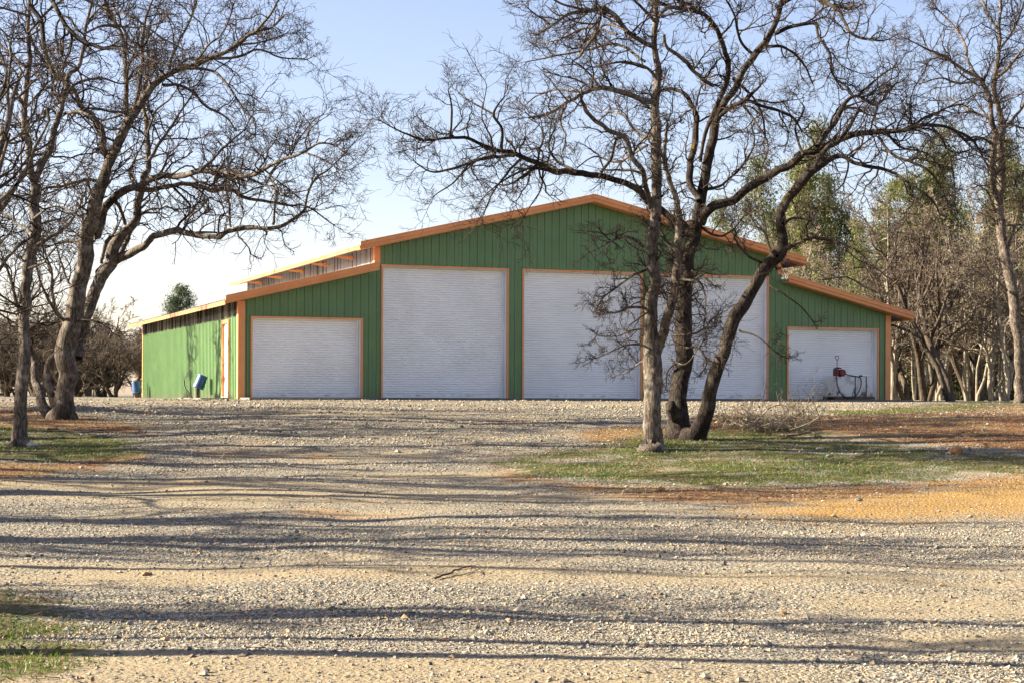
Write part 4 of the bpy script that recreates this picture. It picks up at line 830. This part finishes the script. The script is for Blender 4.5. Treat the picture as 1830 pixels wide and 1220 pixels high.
# bare oaks on the left
for j in range(46):
    x = RNG.uniform(-330, 300) if j > 8 else -60 + j * 34 + RNG.uniform(-8, 8); Y = RNG.uniform(72, 118) if j > 8 else RNG.uniform(70, 78)
    near = j <= 8
    put(oakb, int(RNG.integers(0, 3)), 'bare_oak', x, Y, RNG.uniform(.75, 1.05) * Y / 90 * 1.0, 'spreading leafless oak at the front of the thicket left of the building' if near else 'brown leafless oak deep in the thicket on the left',
        'tree', 'front row oaks of the left thicket' if near else 'leafless oaks deep in the left thicket')
for j, (x, Y) in enumerate([(330, 105), (370, 112), (300, 100)]):
    put(oakb, j, 'bare_oak', x, Y, .75, 'brown leafless oak deep in the thicket on the left', 'tree', 'leafless oaks deep in the left thicket')
def pine(H):
    tr = Acc(); P = grow(np.array([[0, 0, -.3]]), np.array([[.05, 0, 1.]]), np.array([H]), 12, .05, .05); tr.add(*tubes(P, .16 * np.linspace(1, .2, 12)[None], 8))
    ix, t, p, T_ = sample(P, 46, .35); L1 = 1.9 * RNG.uniform(.45, 1.1, len(ix)) * (1.45 - t); sd = side(T_, 1.1, len(ix)); P1 = grow(p, sd, L1, 6, .16, .10); tr.add(*tubes(P1, .03 * np.linspace(1, .3, 6)[None] * np.ones((len(ix), 1)), 4))
    C = np.concatenate([P1[:, -1], P1[:, -2], P1[:, 3]]); a = Acc(); a.add(*leaf_cloud(C, 9000, .22, .12, 0, .16)); return tr, a
tr, lf = pine(7.2); pn = [[tr.build('trunk', M['bark_far']), lf.build('foliage', M['pine'])]]
put(pn, 0, 'pine_tree', 297, 112, .95, 'lone green pine rising above the left roof line', 'tree', None)
# trees left of the frame that throw the long shadows over the yard
shad = []; shad1 = []
for H, sp, r0, k in ((8.5, 3.2, .25, 8), (9.5, 3.0, .22, 9)):
    shad.append(tree_from(*bare_mesh(H, sp, r0, k, n0=11, low=.38, rmin=.006, n1=7, n2=5, n3=3, fork=2, wig=.09), 'bare_oak', ('bark', 'twig')))
for H, sp, r0, k in ((9.5, 2.2, .16, 11), (9.0, 2.0, .13, 12)):
    shad1.append(tree_from(*bare_mesh(H, sp, r0, k, n0=7, low=.55, rmin=.006, n1=5, n2=4, n3=2, fork=1, wig=.035), 'bare_oak', ('bark', 'twig')))
for j, (X, Y, s) in enumerate([(-7.6, 13.15, 1), (-8.4, 11.9, 1), (-7.4, 10.75, 1), (-10.5, 16.1, .9), (-9.5, 17.7, 1), (-9.8, 18.9, 1.1)]):
    place(shad1[j % 2], 'oak_tree', (X, Y, float(gz(X, Y))), j * 2.1, (s, s, s), 'leafless oak beyond the left side of the yard throwing a long shadow', 'tree', 'oaks left of the yard', j < 2)
for j, (X, Y, s) in enumerate([(-15.2, 14.2, 1), (-13.5, 20.6, 1), (-9.5, 21.8, .9), (-15.5, 23.5, 1.05), (-16.5, 27.0, 1), (-14, 25.2, .9), (-13.5, 29.3, .95), (-15, 35.3, 1.0), (-19, 37.4, 1.1), (-13, 19.0, 1.0), (-17, 33.6, 1), (-16, 38.5, 1), (-23, 30.0, 1.1), (-24, 19.5, 1.1), (-18.5, 31.5, 1.1), (-20, 36, 1), (-17.6, 53.6, 1.15)]):
    place(shad[j % 2], 'oak_tree', (X, Y, float(gz(X, Y))), j * 1.7, (s, s, s), 'leafless oak beyond the left side of the yard throwing a long shadow', 'tree', 'oaks left of the yard', j < 2)

# ---------------------------------------------------------------- small things on the ground
def stick(name, pts, label, r=.012, cat='branch', tw=True):
    G = [ground_at(x, y) for x, y, *_ in pts]; P = np.array([g + [0, 0, r * 1.1 + (q[2] if len(q) > 2 else 0)] for g, q in zip(G, pts)]); P = smooth(P, 5); n = len(P)
    P += RNG.normal(size=P.shape) * r * .35; a = Acc(); a.add(*tubes_pt(P, r * np.linspace(1, .35, n), 7))
    if tw:
        ix, t, p, T_ = sample(P[None], 7, .2); sd = side(T_, .7, len(ix)); sd[:, 2] = np.abs(sd[:, 2]) * .5; Lz = RNG.uniform(.08, .3, len(ix)); P1 = grow(p, sd, Lz, 5, .2, -.01); a.add(*tubes(P1, r * .3 * np.linspace(1, .5, 5)[None] * np.ones((len(ix), 1)), 4))
    o = a.build(name, M['twig_dark'], None); tag(o, label, cat)
stick('fallen_branch', [(778,1036),(800,1030,.01),(822,1024,.02),(842,1021,.03),(862,1027)], 'forked dead stick on the open gravel in the foreground', .010)
stick('fallen_branch', [(85,768),(110,772,.03),(150,776,.02),(185,770)], 'thin dead branch lying on the grass by the left mound', .018)
stick('fallen_branch', [(1392,779),(1425,783,.04),(1450,778,.05),(1462,783)], 'curved dead twig on the grass just below the brush pile', .016)
# brush pile
c0 = ground_at(1385, 768); a = Acc(); n = 72
st = c0 + np.stack([RNG.normal(0, .32, n), RNG.normal(0, .28, n), np.abs(RNG.normal(.06, .08, n))], 1); dd = RNG.normal(size=(n, 3)) * [1.2, .8, .4]; dd[:, 2] = np.abs(dd[:, 2]) + .08
Lb = RNG.uniform(.3, .85, n); P1 = grow(st, dd, Lb, 7, .2, -.02); twigs(a, P1, Lb, RNG.uniform(.006, .014, n), 4, 2, .25, 0, rmin=.003)
n = 16; st = c0 + np.stack([RNG.normal(0, .35, n), RNG.normal(0, .25, n), np.full(n, .15)], 1); dd = RNG.normal(size=(n, 3)) * [.8, .5, .2]; dd[:, 2] = RNG.uniform(.1, .6, n); Lb = RNG.uniform(.4, .85, n)
P1 = grow(st, dd, Lb, 8, .15, 0.0); twigs(a, P1, Lb, np.full(n, .009), 5, 3, .25, 0, rmin=.003)
o = a.build('brush_pile', M['twig_pale'], None); tag(o, 'heap of cut dead branches on red soil right of the leaning oak', 'brush pile')
def rock(name, x, y, s, mat, label, cat='stone', group=None, sq=(1, 1, .7)):
    g = ground_at(x, y); bm = bmesh.new(); bmesh.ops.create_icosphere(bm, subdivisions=2, radius=s)
    for v in bm.verts: v.co = Vector((v.co.x * sq[0], v.co.y * sq[1], v.co.z * sq[2])) * (1 + random.uniform(-.18, .18))
    me = bpy.data.meshes.new(name); bm.to_mesh(me); bm.free(); me.materials.append(mat); o = link(bpy.data.objects.new(name, me)); o.location = (g[0], g[1], g[2] + s * .3); o.rotation_euler = (0, 0, random.uniform(0, 6)); tag(o, label, cat, group)
rock('stone', 53, 797, .085, M['rock_white'], 'largest white stone at the foot of the slender left oak', sq=(1.3, 1, .8))
rock('stone', 66, 796, .05, M['rock_white'], 'small white stone right beside the largest white stone', sq=(1.4, 1, .6))
rock('stone', 1181, 877, .055, M['rock_brown'], 'reddish brown stone on the soil edge below the front oak', sq=(1.3, 1, .8))
rock('stone', 1710, 810, .10, M['rock_brown'], 'rusty round stone in the shaded grass on the far right', sq=(1.2, 1, .8))
rock('stone', 1535, 894, .045, M['concrete'], 'pale flat stone on the ochre dirt at right', sq=(1.5, 1, .5))
rock('stone', 1401, 1096, .026, M['rock_brown'], 'small yellow brown stone beside the shadow line on the near gravel', sq=(1.5, 1, .7))
rock('stone', 263, 1027, .035, M['rock_brown'], 'yellow brown clod alone on the left foreground gravel', sq=(1.6, 1, .6))
rock('wood_chip', 1465, 802, .05, M['rock_white'], 'pale broken piece of wood lying in the grass', 'wood', sq=(3, .6, .35))
